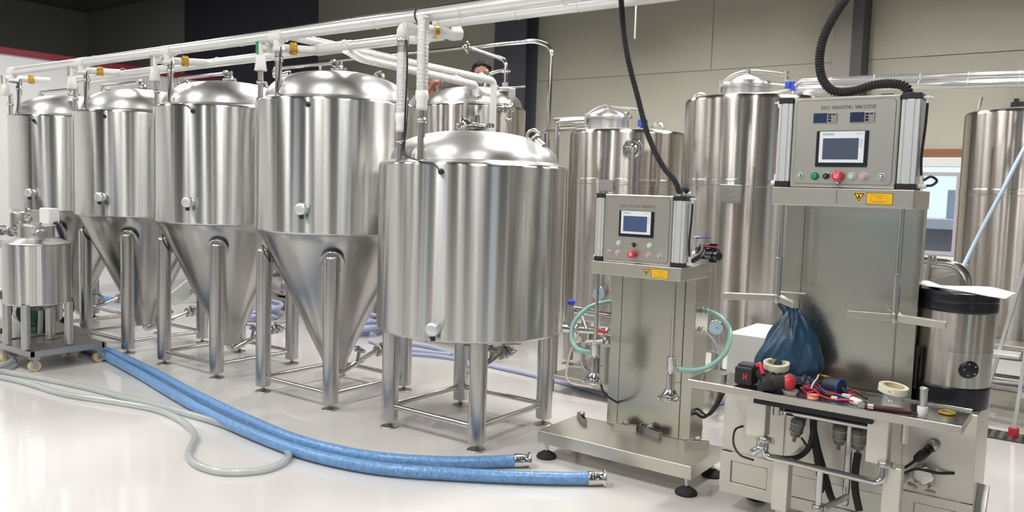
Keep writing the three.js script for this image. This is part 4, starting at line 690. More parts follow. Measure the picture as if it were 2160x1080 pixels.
function button(root, x, y, z, r, kind) {
  const b = part('push_button', turned([[0, 0], [r, 0], [r, 0.004], [r * 0.86, 0.008], [r * 0.8, 0.008], [r * 0.8, 0.004], [0, 0.004]], [x, y, z], [0, 0, 1], 28), kind === 'stop' ? M.red : kind === 'green' ? M.green : kind === 'switch' ? M.chrome : M.whitePlastic, root);
  if (kind === 'stop') { part('button_cap', turned([[0, 0.004], [r * 0.55, 0.004], [r * 0.5, 0.016], [r * 1.02, 0.02], [r * 1.06, 0.028], [r * 0.9, 0.036], [0, 0.038]], [x, y, z], [0, 0, 1], 28), M.red, b); part('mark', [ring([x, y, z + 0.038], [0, 0, 1], r * 0.34, 0.0018, 20), bar([x - r * 0.3, y - 0.002, z + 0.0382], [x + r * 0.3, y + 0.002, z + 0.0382], 0.003, 0.001)], M.whitePlastic, b); }
  else if (kind === 'switch') { part('button_cap', turned([[0, 0.004], [r * 0.74, 0.004], [r * 0.7, 0.01], [0, 0.011]], [x, y, z], [0, 0, 1], 24), M.black, b); part('pointer', bar([x - r * 0.4, y - r * 0.45, z + 0.013], [x + r * 0.4, y + r * 0.45, z + 0.013], 0.006, 0.01), M.blackGloss, b); part('mark', bar([x - r * 0.3, y - r * 0.42, z + 0.019], [x + r * 0.3, y + r * 0.4, z + 0.019], 0.002, 0.001, 0.0004), M.whitePlastic, b); }
  else if (kind === 'lock') { part('key_slot', [turned([[0, 0.006], [r * 0.6, 0.006], [r * 0.55, 0.013], [0, 0.014]], [x, y, z], [0, 0, 1], 16), bar([x - r * 0.4, y + r * 0.2, z + 0.0145], [x + r * 0.4, y - r * 0.2, z + 0.0145], 0.004, 0.0012, 0.0004)], M.castSteel, b); }
  else part('button_cap', turned([[0, 0.004], [r * 0.72, 0.004], [r * 0.7, 0.011], [r * 0.6, 0.014], [0, 0.0145]], [x, y, z], [0, 0, 1], 24), kind === 'green' ? M.green : S(kind === 'pink' ? lin(0.6, 0.32, 0.34) : kind === 'mint' ? lin(0.45, 0.62, 0.56) : lin(0.6, 0.58, 0.57), 0.3), b);
  return b;
}
function touchScreen(root, x0, x1, y0, y1, z, tint) {
  const d = part('display', [box(x0, x1, y0, y1, z - 0.002, z + 0.007, 0.004)], M.blackGloss, root);
  const fx0 = x0 + (x1 - x0) * 0.07, fx1 = x1 - (x1 - x0) * 0.07, fy0 = y0 + (y1 - y0) * 0.12, fy1 = y1 - (y1 - y0) * 0.02;
  const [g, m] = printed(fx1 - fx0, fy1 - fy0, 640, 420, (c, w, h) => {
    c.fillStyle = '#dfe3e6'; c.fillRect(0, 0, w, h);
    c.fillStyle = tint; c.fillRect(w * 0.08, h * 0.22, w * 0.8, h * 0.68);
    c.fillStyle = '#1b9a90'; c.font = 'bold 38px sans-serif'; c.textAlign = 'left'; c.textBaseline = 'middle'; c.fillText('SIEMENS', w * 0.07, h * 0.09);
    c.fillStyle = '#8d9296'; c.font = '26px sans-serif'; c.textAlign = 'right'; c.fillText('SIMATIC', w * 0.95, h * 0.08);
    c.strokeStyle = '#6b7176'; c.lineWidth = 3; for (let i = 0; i < 4; i++) c.strokeRect(w * 0.91, h * (0.26 + i * 0.075), w * 0.05, h * 0.055);
  }, [(fx0 + fx1) / 2, (fy0 + fy1) / 2, z + 0.0078], 0.25);
  part('screen', g, m, d); return d;
}
function warnings(root, tx, ty, bx0, bx1, by0, by1, z) {
  const tri = (w, h, k) => { const s = new THREE.Shape(); s.moveTo(tx - w, ty + k); s.lineTo(tx + w, ty + k); s.lineTo(tx, ty - h + k * 0.2); s.closePath(); return s; };
  const t = part('warning_triangle', flat(tri(0.0235, 0.041, 0), z, 0.0008), M.yellow, root);
  const edge = tri(0.0205, 0.036, -0.002), hole = new THREE.Path(); hole.moveTo(tx - 0.0145, ty - 0.0055); hole.lineTo(tx, ty - 0.0305); hole.lineTo(tx + 0.0145, ty - 0.0055); edge.holes.push(hole);
  part('border', flat(edge, z + 0.0008, 0.0004), M.black, t);
  part('symbol', [flat(plateOutline(tx - 0.003, tx + 0.003, ty - 0.019, ty - 0.008, 0.002), z + 0.0008, 0.0005), flat(plateOutline(tx - 0.006, tx + 0.004, ty - 0.0225, ty - 0.018, 0.002), z + 0.0008, 0.0005)], M.black, t);
  const [g, m] = printed(bx1 - bx0, by1 - by0, 384, 192, (c, w, h) => {
    c.fillStyle = '#e9b511'; c.fillRect(0, 0, w, h); c.fillStyle = '#1a1711';
    for (let i = 0; i < 14; i++) { c.fillRect(i * 30, 0, 16, 14); c.fillRect(i * 30 + 8, h - 14, 16, 14); } for (let i = 0; i < 7; i++) { c.fillRect(0, i * 30, 12, 16); c.fillRect(w - 12, i * 30 + 8, 12, 16); }
    c.strokeStyle = '#7a5c08'; c.lineWidth = 3; c.beginPath(); c.moveTo(52, 110); c.lineTo(72, 74); c.lineTo(92, 110); c.closePath(); c.stroke(); c.beginPath(); c.arc(310, 92, 18, 0, 7); c.stroke();
    c.fillStyle = '#8a690c'; c.fillRect(60, 40, 240, 6); c.fillRect(130, 66, 110, 6); c.fillRect(130, 88, 120, 6); c.fillRect(50, 134, 280, 6); c.fillRect(90, 152, 180, 6);
  }, [(bx0 + bx1) / 2, (by0 + by1) / 2, z + 0.0012], 0.5);
  const l = part('warning_label', box(bx0, bx1, by0, by1, z, z + 0.001, 0.0004), M.yellow, root); part('print', g, m, l);
}
function panelBody(root, x0, x1, y0, y1, zb, zf) {
  const p = part('panel_box', box(x0, x1, y0, y1, zb, zf, 0.006), M.sheet, root);
  part('door_gap', flat(plateOutline(x0 + 0.014, x1 - 0.014, y0 + 0.014, y1 - 0.014, 0.02), zf - 0.001, 0.0018), M.seam, p);
  part('panel_door', flat(plateOutline(x0 + 0.0158, x1 - 0.0158, y0 + 0.0158, y1 - 0.0158, 0.019), zf - 0.001, 0.003, 0.0006), M.sheet, p);
  part('hinge', [box(x0 + 0.03, x0 + 0.065, y1, y1 + 0.004, zf - 0.03, zf - 0.01), box(x1 - 0.075, x1 - 0.03, y1, y1 + 0.004, zf - 0.03, zf - 0.01)], M.black, p);
  return p;
}
// ------------------------------------------------------------------ keg filling machine
{
  const t = thing('keg_filling_machine', 'steel keg filling machine with a touch screen box on a column over a floor plate', 'machine', [-2.027, 0, -3.945]);
  const bp = part('base_plate', box(-2.49, -1.564, 0.088, 0.158, -4.155, -3.735, 0.004), M.sheet, t);
  part('bolt', [rod([-2.14, 0.07, -3.78], [-2.14, 0.088, -3.78], 0.008)], M.castSteel, bp);
  for (const [x, z] of [[-2.45, -3.775], [-1.604, -3.775], [-1.604, -4.115], [-2.45, -4.115]]) {
    const f = part('levelling_foot', turned([[0, 0], [0.055, 0], [0.057, 0.008], [0.05, 0.02], [0.03, 0.032], [0.016, 0.04], [0, 0.04]], [x, 0, z], [0, 1, 0], 32), M.rubber, t);
    part('threaded_rod', [rod([x, 0.035, z], [x, 0.09, z], 0.009), rod([x, 0.072, z], [x, 0.088, z], 0.016, 0.016, 6)], M.chrome, f);
  }
  part('column', box(-2.262, -1.748, 0.1, 1.1, -4.3, -4.128, 0.004), M.mirror, t);
  part('column_panel', box(-2.194, -1.813, 0.16, 1.07, -4.13, -4.118, 0.002), M.mirror, t);
  part('column_panel', box(-2.264, -2.197, 0.16, 1.07, -4.14, -4.12, 0.003), M.mirror, t);
  part('column_panel', box(-1.81, -1.746, 0.16, 1.07, -4.14, -4.12, 0.003), M.mirror, t);
  part('beam', box(-2.207, -1.69, 1.067, 1.136, -4.14, -3.78, 0.003), M.sheet, t);
  warnings(t, -1.88, 1.1195, -1.852, -1.758, 1.0735, 1.121, -3.7795);
  const p = panelBody(t, -2.152, -1.76, 1.137, 1.495, -3.98, -3.8);
  lettering('KEG FILLING MACHINE', -2.055, -1.855, 1.43, -3.798, 0.0125, M.seam, p);
  touchScreen(t, -2.059, -1.86, 1.275, 1.413, -3.797, '#46587c');
  for (const [x, y, r, k] of [[-2.113, 1.188, 0.013, 'lock'], [-2.056, 1.237, 0.0155, 'plain'], [-2.058, 1.187, 0.0155, 'pink'], [-1.965, 1.236, 0.0155, 'switch'], [-1.967, 1.186, 0.019, 'stop'], [-1.877, 1.236, 0.0155, 'mint'], [-1.88, 1.186, 0.0155, 'pink'], [-1.82, 1.184, 0.014, 'lock']]) button(t, x, y, -3.797, r, k);
  actuator(t, -2.206, -2.156, 1.139, 1.495, -3.9, -3.802, -1);
  actuator(t, -1.756, -1.69, 1.138, 1.493, -3.9, -3.796, 1);
  const head = (x, z, yT, s) => {            // piston rod, filling head and its trigger
    part('piston_rod', rod([x, yT, z], [x, 1.07, z], 0.0085), M.chrome, t);
    part('rod_sleeve', rod([x, yT - 0.21, z], [x, yT + 0.01, z], 0.0125), M.leg, t);
    const y = yT - 0.21;
    const h = part('filling_head', [turned([[0, 0.21], [0.024, 0.21], [0.026, 0.205], [0.026, 0.14], [0.016, 0.135], [0.016, 0.125], [0.022, 0.12], [0.022, 0.045], [0.028, 0.038], [0.044, 0.012], [0.045, 0.0], [0, 0]].map(([r, q]) => [r, q - 0.19]), [x, y, z], [0, 1, 0], 32), turned([[0, 0], [0.05, 0], [0.052, 0.004], [0.052, 0.014], [0.048, 0.018], [0, 0.018]], [x, y - 0.207, z], [0, 1, 0], 32), rod([x - 0.052, y - 0.2, z + 0.01], [x - 0.06, y - 0.2, z + 0.012], 0.012), rod([x, y - 0.235, z], [x, y - 0.205, z], 0.008)], M.chrome, t);
    part('trigger', rod([x + 0.022, y - 0.11, z], [x + 0.06, y - 0.1, z + 0.02], 0.003), M.castSteel, h);
    return y;
  };
  const yl = head(-2.211, -3.86, 0.87, -1), yr = head(-1.754, -3.86, 0.855, 1);
  part('air_valve', [rod([-2.265, 0.67, -3.86], [-2.16, 0.69, -3.86], 0.014), rod([-2.27, 0.66, -3.85], [-2.27, 0.66, -3.83], 0.014), rod([-2.165, 0.46, -3.88], [-2.165, 0.66, -3.88], 0.028), rod([-2.15, 0.68, -3.87], [-2.13, 0.69, -3.87], 0.012)], M.castSteel, t);
  const hose = (pts, ...cl) => { const h = part('hose', curve(pts, 0.0135, 60, 12), M.tealHose, t); part('hose_clamp', cl.flatMap(([q, d]) => [turned([[0, 0], [0.0155, 0], [0.0155, 0.012], [0, 0.012]], q, d, 18)]), M.chrome, h); return h; };
  hose([[-2.262, 0.86, -4.2], [-2.3, 0.865, -4.17], [-2.38, 0.83, -4.05], [-2.43, 0.74, -3.98], [-2.41, 0.65, -3.94], [-2.34, 0.615, -3.9], [-2.23, 0.615, -3.87]], [[-2.275, 0.862, -4.19], [-1, 0, 0.3]]);
  hose([[-1.748, 0.87, -4.22], [-1.7, 0.872, -4.2], [-1.6, 0.85, -4.14], [-1.53, 0.79, -4.07], [-1.52, 0.7, -3.98], [-1.58, 0.63, -3.91], [-1.66, 0.607, -3.87], [-1.735, 0.607, -3.86]], [[-1.72, 0.871, -4.21], [1, 0, 0.2]], [[-1.725, 0.607, -3.86], [1, 0, 0]]);
  part('hose_fitting', [rod([-1.75, 0.87, -4.22], [-1.71, 0.871, -4.21], 0.012), turned([[0, 0], [0.02, 0], [0.02, 0.008], [0, 0.008]], [-1.75, 0.87, -4.22], [1, 0, 0]), turned([[0, 0], [0.014, 0], [0.014, 0.012], [0, 0.012]], [-1.75, 0.77, -4.2], [1, 0, 0]), turned([[0, 0], [0.02, 0], [0.02, 0.008], [0, 0.008]], [-2.262, 0.86, -4.2], [-1, 0, 0])], M.chrome, t);
  part('tube', curve([[-1.745, 0.77, -4.2], [-1.69, 0.75, -4.18], [-1.64, 0.69, -4.18], [-1.63, 0.61, -4.2], [-1.64, 0.54, -4.22]], 0.005, 40, 8), M.clearHose, t);
  part('air_tube', [curve([[-1.748, 0.3, -4.2], [-1.7, 0.29, -4.18], [-1.65, 0.33, -4.16], [-1.62, 0.42, -4.2], [-1.62, 0.54, -4.24]], 0.009, 40, 8), curve([[-1.748, 0.32, -4.22], [-1.68, 0.3, -4.2], [-1.63, 0.36, -4.2], [-1.6, 0.46, -4.24]], 0.007, 40, 8)], M.black, t);
  part('air_tube', [curve([[-2.18, 0.46, -3.88], [-2.17, 0.4, -3.9], [-2.14, 0.33, -4.0], [-2.2, 0.3, -4.13], [-2.263, 0.33, -4.2]], 0.006, 40, 8), curve([[-1.69, 1.16, -3.86], [-1.65, 1.2, -3.9], [-1.67, 1.24, -3.98], [-1.73, 1.22, -4.05]], 0.007, 30, 8), curve([[-1.69, 1.15, -3.86], [-1.64, 1.19, -3.9], [-1.66, 1.22, -3.98], [-1.73, 1.2, -4.05]], 0.007, 30, 8)], M.black, t);
  const a = part('air_regulator', [bar([-1.76, 1.2, -4.16], [-1.66, 1.2, -4.16], 0.012, 0.08), rod([-1.72, 1.17, -4.12], [-1.72, 1.24, -4.12], 0.022), rod([-1.665, 1.15, -4.12], [-1.665, 1.25, -4.12], 0.022), rod([-1.69, 1.19, -4.1], [-1.63, 1.19, -4.05], 0.02), rod([-1.63, 1.19, -4.06], [-1.6, 1.19, -4.04], 0.022), box(-1.75, -1.64, 1.19, 1.225, -4.16, -4.1, 0.005)], M.blackGloss, t);
  part('red_ring', [ring([-1.72, 1.232, -4.12], [0, 1, 0], 0.022, 0.004, 24), ring([-1.665, 1.232, -4.12], [0, 1, 0], 0.022, 0.004, 24)], M.red, a);
  part('handle', bar([-1.775, 1.272, -4.16], [-1.69, 1.28, -4.13], 0.02, 0.006), M.blueHandle, a);
  part('bracket', [box(-1.79, -1.775, 1.12, 1.28, -4.2, -4.14, 0.002), box(-1.79, -1.74, 1.1, 1.12, -4.2, -4.14, 0.002)], M.aluminium, a);
  part('connector', [rod([-1.77, 1.19, -4.1], [-1.73, 1.19, -4.08], 0.013), rod([-1.76, 1.165, -4.08], [-1.76, 1.19, -4.08], 0.008)], M.whitePlastic, a);
  part('gland', [rod([-2.2, 1.2, -3.95], [-2.25, 1.2, -3.95], 0.018)], M.black, t);
  // keg guides: slotted bars with thumb screws, two per keg
  for (const [x0, z0, x1, z1] of [[-2.44, -4.1, -2.33, -3.985], [-2.165, -4.03, -2.045, -4.075], [-2.045, -4.115, -1.885, -4.045], [-1.725, -4.015, -1.615, -4.075]]) {
    const d = V(x1 - x0, 0, z1 - z0).normalize(), s = V(-d.z, 0, d.x).multiplyScalar(0.011), y = 0.178;
    const c = part('keg_guide', [bar([x0 + s.x, y, z0 + s.z], [x1 + s.x, y, z1 + s.z], 0.004, 0.04), bar([x0 - s.x, y, z0 - s.z], [x1 - s.x, y, z1 - s.z], 0.004, 0.04), bar([x0, y, z0], [x0 + d.x * 0.005, y, z0 + d.z * 0.005], 0.026, 0.04), bar([x1 - d.x * 0.005, y, z1 - d.z * 0.005], [x1, y, z1], 0.026, 0.04)], M.castSteel, t);
    const cx = (x0 + x1) / 2, cz = (z0 + z1) / 2; part('thumb_screw', [rod([cx, 0.17, cz], [cx, 0.215, cz], 0.006), turned([[0, 0], [0.014, 0], [0.016, 0.006], [0.012, 0.014], [0, 0.014]], [cx, 0.205, cz]), bar([cx - 0.02, 0.205, cz], [cx + 0.02, 0.205, cz], 0.01, 0.008)], M.castSteel, c);
  }
  void yl; void yr; void bp;
}
// ------------------------------------------------------------------ keg washing machine
{
  const t = thing('keg_washing_machine', 'large steel keg washing machine with a touch screen box over a cluttered bench', 'machine', [-0.88, 0, -3.7]);
  const p = panelBody(t, -1.066, -0.661, 1.549, 1.913, -3.6, -3.42);
  lettering('KEG WASHING MACHINE', -0.956, -0.746, 1.862, -3.418, 0.0135, M.seam, p);
  touchScreen(t, -0.966, -0.767, 1.632, 1.776, -3.417, '#4b5366');
  for (const x0 of [-0.983, -0.842]) {
    const m = part('meter', box(x0, x0 + 0.092, 1.807, 1.848, -3.42, -3.412, 0.002), M.castSteel, t);
    part('readout', box(x0 + 0.001, x0 + 0.054, 1.808, 1.847, -3.4125, -3.411, 0.001), S(lin(0.02, 0.035, 0.08), 0.2), m);
    part('key', [0, 1, 2].flatMap((i) => [box(x0 + 0.058, x0 + 0.07, 1.836 - i * 0.012, 1.844 - i * 0.012, -3.412, -3.41, 0.001), box(x0 + 0.074, x0 + 0.086, 1.838 - i * 0.012, 1.843 - i * 0.012, -3.412, -3.4105, 0.001)].slice(0, i ? 1 : 2)), M.blackGloss, m);
  }
  for (const [x, r, k] of [[-1.024, 0.014, 'lock'], [-0.964, 0.0165, 'green'], [-0.919, 0.0155, 'switch'], [-0.871, 0.0205, 'stop'], [-0.822, 0.0165, 'mint'], [-0.775, 0.0165, 'pink'], [-0.711, 0.015, 'lock']]) button(t, x, 1.595, -3.417, r, k);
  part('key', [turned([[0, 0], [0.007, 0], [0.007, 0.02], [0, 0.02]], [-0.871, 1.565, -3.405], [0, 1, 0], 12), ring([-0.871, 1.552, -3.402], [1, 0, 0.3], 0.008, 0.0015, 16), bar([-0.871, 1.545, -3.402], [-0.871, 1.523, -3.4], 0.007, 0.002), rod([-0.871, 1.523, -3.396], [-0.869, 1.488, -3.396], 0.0012)], M.chrome, t);
  actuator(t, -1.128, -1.07, 1.551, 1.913, -3.52, -3.42, -1);
  actuator(t, -0.657, -0.59, 1.549, 1.913, -3.52, -3.416, 1);
  part('air_tube', [curve([[-0.57, 1.585, -3.46], [-0.545, 1.6, -3.46], [-0.525, 1.585, -3.47], [-0.54, 1.568, -3.47], [-0.565, 1.565, -3.47]], 0.005, 40, 8)], M.black, t);
  part('beam', box(-1.131, -0.588, 1.474, 1.547, -3.74, -3.4, 0.003), M.sheet, t);
  warnings(t, -0.785, 1.532, -0.758, -0.661, 1.487, 1.533, -3.3995);
  part('column', box(-1.158, -0.602, 0.66, 1.476, -3.8, -3.724, 0.004), M.mirror, t);
  part('column_panel', box(-1.078, -0.679, 0.692, 1.473, -3.726, -3.716, 0.002), M.mirror, t);
  part('column_panel', box(-1.16, -1.082, 0.692, 1.473, -3.736, -3.718, 0.003), M.mirror, t);
  part('column_panel', box(-0.675, -0.6, 0.692, 1.473, -3.736, -3.718, 0.003), M.mirror, t);
  part('handle', [box(-0.598, -0.588, 0.72, 0.9, -3.76, -3.735, 0.003), box(-0.59, -0.584, 0.86, 0.9, -3.755, -3.74, 0.002)], M.black, t);
  for (const [x, y1, y0, s] of [[-1.115, 1.245, 1.07, -1], [-0.645, 1.215, 1.04, 1]]) {
    part('piston_rod', rod([x, y1, -3.5], [x, 1.48, -3.5], 0.0095), M.chrome, t);
    part('rod_sleeve', [rod([x, y0 - 0.005, -3.5], [x, y1, -3.5], 0.0135), turned([[0, 0], [0.016, 0], [0.016, 0.006], [0, 0.006]], [x, y1 - 0.004, -3.5])], M.leg, t);
    const f = part('keg_press_arm', s < 0 ? [bar([x, y0, -3.5], [-1.335, y0 - 0.008, -3.44], 0.005, 0.03), bar([x - 0.005, y0 + 0.013, -3.5], [-1.335, y0 + 0.005, -3.455], 0.03, 0.004)] : [bar([x, y0, -3.5], [-0.815, y0, -3.46], 0.005, 0.03), bar([x, y0 + 0.013, -3.51], [-0.815, y0 + 0.013, -3.475], 0.03, 0.004)], M.sheet, t);
    void f;
    part('keg_press_arm', s < 0 ? [bar([x, y0, -3.5], [-1.02, y0 - 0.012, -3.42], 0.005, 0.03), bar([x, y0 + 0.013, -3.51], [-1.02, y0 + 0.001, -3.43], 0.03, 0.004), bar([x - 0.02, y0 + 0.02, -3.56], [-1.01, y0 + 0.025, -3.56], 0.02, 0.006)] : [bar([x, y0, -3.5], [-0.452, y0, -3.43], 0.005, 0.03), bar([x, y0 + 0.013, -3.51], [-0.452, y0 + 0.013, -3.445], 0.03, 0.004), bar([x - 0.03, y0 + 0.03, -3.56], [x + 0.02, y0 + 0.01, -3.5], 0.03, 0.004)], M.sheet, t);
    part('joint', turned([[0, 0], [0.012, 0], [0.012, 0.04], [0, 0.04]], [x, y0 - 0.02, -3.497]), M.castSteel, t);
  }
  // bench with a raised back lip
  const b = part('bench_top', box(-1.44, -0.362, 0.656, 0.69, -3.62, -3.34, 0.004), M.bench, t);
  part('back_lip', box(-0.95, -0.362, 0.69, 0.698, -3.625, -3.612, 0.002), M.chrome, b);
  part('bench_tray', box(-1.16, -0.68, 0.62, 0.655, -3.62, -3.4, 0.004), M.black, b);
  part('edge_bolt', [rod([-1.39, 0.69, -3.4], [-1.39, 0.704, -3.4], 0.008), rod([-1.31, 0.69, -3.44], [-1.31, 0.71, -3.44], 0.011), rod([-1.31, 0.71, -3.44], [-1.31, 0.716, -3.44], 0.014, 0.014, 6)], M.castSteel, b);
  // cabinet under the column
  const c = part('cabinet', box(-1.405, -0.35, 0.085, 0.655, -4.15, -3.72, 0.005), M.cabinet, t);
  part('cabinet_panel', box(-1.402, -1.24, 0.292, 0.652, -3.724, -3.715, 0.003), M.cabinet, c);
  part('cabinet_panel', box(-1.236, -1.115, 0.292, 0.652, -3.724, -3.713, 0.003), M.cabinet, c);
  part('cabinet_panel', box(-1.11, -0.62, 0.292, 0.652, -3.724, -3.716, 0.003), M.cabinet, c);
  part('cabinet_panel', box(-0.615, -0.352, 0.272, 0.652, -3.724, -3.714, 0.003), M.cabinet, c);
  part('base_frame', [box(-1.408, -0.345, 0.245, 0.285, -3.726, -3.706, 0.002), box(-1.408, -0.345, 0.085, 0.14, -3.726, -3.706, 0.002), box(-1.408, -1.355, 0.085, 0.285, -3.726, -3.7055, 0.002), box(-1.18, -1.12, 0.085, 0.285, -3.726, -3.7055, 0.002), box(-0.62, -0.56, 0.085, 0.285, -3.726, -3.7055, 0.002), box(-0.39, -0.345, 0.085, 0.285, -3.726, -3.7055, 0.002)], M.cabinet, c);
  part('base_panel', box(-1.352, -1.183, 0.143, 0.242, -3.723, -3.712, 0.002), M.cabinet, c);
  part('base_panel', box(-1.117, -0.623, 0.143, 0.242, -3.723, -3.712, 0.002), M.cabinet, c);
  part('base_panel', box(-0.557, -0.393, 0.143, 0.242, -3.723, -3.712, 0.002), M.cabinet, c);
  part('side_frame', [bar([-0.33, 0.05, -3.72], [-0.33, 0.3, -3.95], 0.04, 0.05), box(-0.35, -0.31, 0.085, 0.13, -4.14, -3.9, 0.003)], M.castSteel, c);
  for (const [x, z] of [[-1.3, -3.95], [-0.45, -3.95], [-1.36, -4.1], [-0.33, -4.0]]) { const f = part('levelling_foot', turned([[0, 0], [0.05, 0], [0.052, 0.01], [0.03, 0.03], [0.016, 0.04], [0, 0.04]], [x, 0, z], [0, 1, 0], 28), M.rubber, t); part('threaded_rod', rod([x, 0.035, z], [x, 0.09, z], 0.01), M.castSteel, f); }
  // legs, square covers and the tube rail at the front
  for (const x of [-1.033, -0.6]) { const l = part('leg', box(x - 0.033, x + 0.033, 0.17, x < -0.8 ? 0.39 : 0.46, -3.485, -3.42, 0.004), M.cabinet, t); part('foot', [rod([x, 0.0, -3.45], [x, 0.17, -3.45], 0.014), rod([x, 0.14, -3.45], [x, 0.17, -3.45], 0.024, 0.024, 6), turned([[0, 0], [0.045, 0], [0.04, 0.015], [0, 0.03]], [x, 0, -3.45])], M.chrome, l); part('brace', box(x - 0.015, x + 0.015, 0.34, 0.37, -3.72, -3.48, 0.003), M.cabinet, l); }
  part('upright', box(-1.195, -1.11, 0.47, 0.657, -3.49, -3.42, 0.005), M.cabinet, t);
  part('upright', box(-0.703, -0.623, 0.46, 0.657, -3.5, -3.42, 0.005), M.cabinet, t);
  part('post', rod([-1.08, 0.57, -3.47], [-1.08, 0.657, -3.47], 0.016), M.leg, t); part('post', rod([-0.575, 0.55, -3.48], [-0.575, 0.657, -3.48], 0.014), M.leg, t);
  const rl = part('rail', [pipe([[-1.102, 0.475, -3.41], [-1.1, 0.402, -3.4], [-0.628, 0.392, -3.4], [-0.628, 0.47, -3.42]], 0.0135, 0.05, 14), rod([-0.866, 0.0, -3.4], [-0.866, 0.392, -3.4], 0.0125)], M.chrome, t);
  part('clamp', [...clamp([-1.103, 0.47, -3.41], [0, 1, 0], 0.018), ...clamp([-0.628, 0.468, -3.42], [0, 1, 0], 0.018), ...clamp([-0.866, 0.235, -3.4], [0, 1, 0], 0.016), rod([-0.866, 0.22, -3.4], [-0.78, 0.27, -3.52], 0.012)], M.castSteel, rl);
  part('upper_rail', [rod([-1.055, 0.583, -3.5], [-0.715, 0.582, -3.5], 0.013), turned([[0, 0], [0.018, 0], [0.018, 0.03], [0, 0.03]], [-1.06, 0.583, -3.5], [-1, 0, 0]), turned([[0, 0], [0.02, 0], [0.02, 0.02], [0, 0.02]], [-1.03, 0.56, -3.5])], M.chrome, t);
  // valve bodies and hoses under the bench
  for (const [x, y, tilt] of [[-1.012, 0.56, -0.16], [-0.84, 0.565, -0.03], [-0.765, 0.56, 0.0]]) {
    const d = [tilt, -1, 0]; const v = part('valve_body', turned([[0, 0], [0.03, 0], [0.031, 0.035], [0.0325, 0.037], [0.0325, 0.041], [0.03, 0.043], [0.028, 0.072], [0.03, 0.074], [0.03, 0.078], [0.026, 0.08], [0.02, 0.1], [0.008, 0.103], [0.008, 0.125], [0, 0.125]], [x, y, -3.58], d, 28), S(lin(0.2, 0.19, 0.18), 0.4, 0.6), t);
    part('band', [ring([x + tilt * 0.039, y - 0.039, -3.58], d, 0.0325, 0.0016, 28), ring([x + tilt * 0.076, y - 0.076, -3.58], d, 0.03, 0.0015, 28)], M.chrome, v);
    part('top_nut', turned([[0, 0], [0.016, 0], [0.016, 0.03], [0.024, 0.05], [0, 0.055]], [x, y, -3.58], [0, 1, 0]), M.castSteel, v);
  }
  for (const pts of [[[-0.955, 0.62, -3.58], [-0.95, 0.5, -3.58], [-0.93, 0.4, -3.58], [-0.905, 0.31, -3.56], [-0.89, 0.26, -3.55]], [[-0.95, 0.5, -3.58], [-0.935, 0.42, -3.6], [-0.9, 0.32, -3.6], [-0.865, 0.22, -3.6], [-0.85, 0.2, -3.6]], [[-0.765, 0.44, -3.58], [-0.77, 0.36, -3.58], [-0.765, 0.28, -3.58], [-0.745, 0.2, -3.58]]]) part('drain_hose', curve(pts, 0.0155, 40, 12), M.rubber, t);
  part('hose_eye', ring([-0.9, 0.26, -3.55], [0.3, 0, 1], 0.014, 0.004), M.rubber, t);
  part('standpipe', [rod([-0.8, 0.22, -3.57], [-0.8, 0.56, -3.57], 0.0145), turned([[0, 0], [0.0145, 0], [0.01, 0.012], [0, 0.015]], [-0.8, 0.22, -3.57], [0, -1, 0])], M.leg, t);
  part('cable', [curve([[-1.31, 0.42, -3.715], [-1.33, 0.41, -3.68], [-1.31, 0.37, -3.6], [-1.24, 0.35, -3.5], [-1.16, 0.36, -3.44]], 0.005, 40, 8)], M.black, t);
  part('cable', [curve([[-1.08, 0.395, -3.43], [-1.03, 0.385, -3.48], [-0.99, 0.39, -3.53], [-0.96, 0.43, -3.56], [-0.95, 0.5, -3.575]], 0.012, 40, 8), curve([[-1.0, 0.46, -3.58], [-0.97, 0.43, -3.57], [-0.955, 0.42, -3.57]], 0.005, 20, 6)], M.black, t);
  part('inductive_sensor', [turned([[0, 0], [0.014, 0], [0.016, 0.01], [0.016, 0.05], [0, 0.052]], [-1.12, 0.43, -3.42], [-0.7, -0.6, 0.2]), rod([-1.12, 0.44, -3.41], [-1.09, 0.44, -3.41], 0.018)], M.chrome, t);
  part('side_tube', [curve([[-0.62, 0.45, -3.43], [-0.58, 0.43, -3.46], [-0.54, 0.42, -3.6], [-0.47, 0.395, -3.69], [-0.42, 0.4, -3.714]], 0.006, 40, 8)], M.black, t);
  part('electric_plug', [turned([[0, 0], [0.018, 0], [0.02, 0.02], [0.016, 0.05], [0.008, 0.06], [0, 0.06]], [-0.522, 0.48, -3.66], [-0.5, -0.5, 0.6]), rod([-0.505, 0.5, -3.714], [-0.522, 0.48, -3.66], 0.018), curve([[-0.55, 0.45, -3.62], [-0.58, 0.43, -3.55], [-0.62, 0.435, -3.47], [-0.64, 0.45, -3.43]], 0.006, 30, 8)], M.black, t);
  part('socket_collar', [turned([[0, 0], [0.024, 0], [0.022, 0.03], [0, 0.03]], [-0.5, 0.505, -3.714], [-0.15, -0.2, 1])], M.castSteel, t);
  const o = part('outlet_flange', [turned([[0, 0], [0.03, 0], [0.03, 0.02], [0.042, 0.022], [0.042, 0.034], [0.034, 0.038], [0.03, 0.036], [0, 0.036]], [-0.53, 0.375, -3.714], [0, 0, 1], 32), rod([-0.56, 0.34, -3.69], [-0.5, 0.345, -3.69], 0.007)], M.chrome, t);
  part('wing_nut', [rod([-0.5, 0.335, -3.67], [-0.49, 0.335, -3.66], 0.01), bar([-0.515, 0.318, -3.67], [-0.475, 0.32, -3.66], 0.012, 0.008), rod([-0.58, 0.335, -3.66], [-0.545, 0.328, -3.65], 0.009)], M.castSteel, o);
}
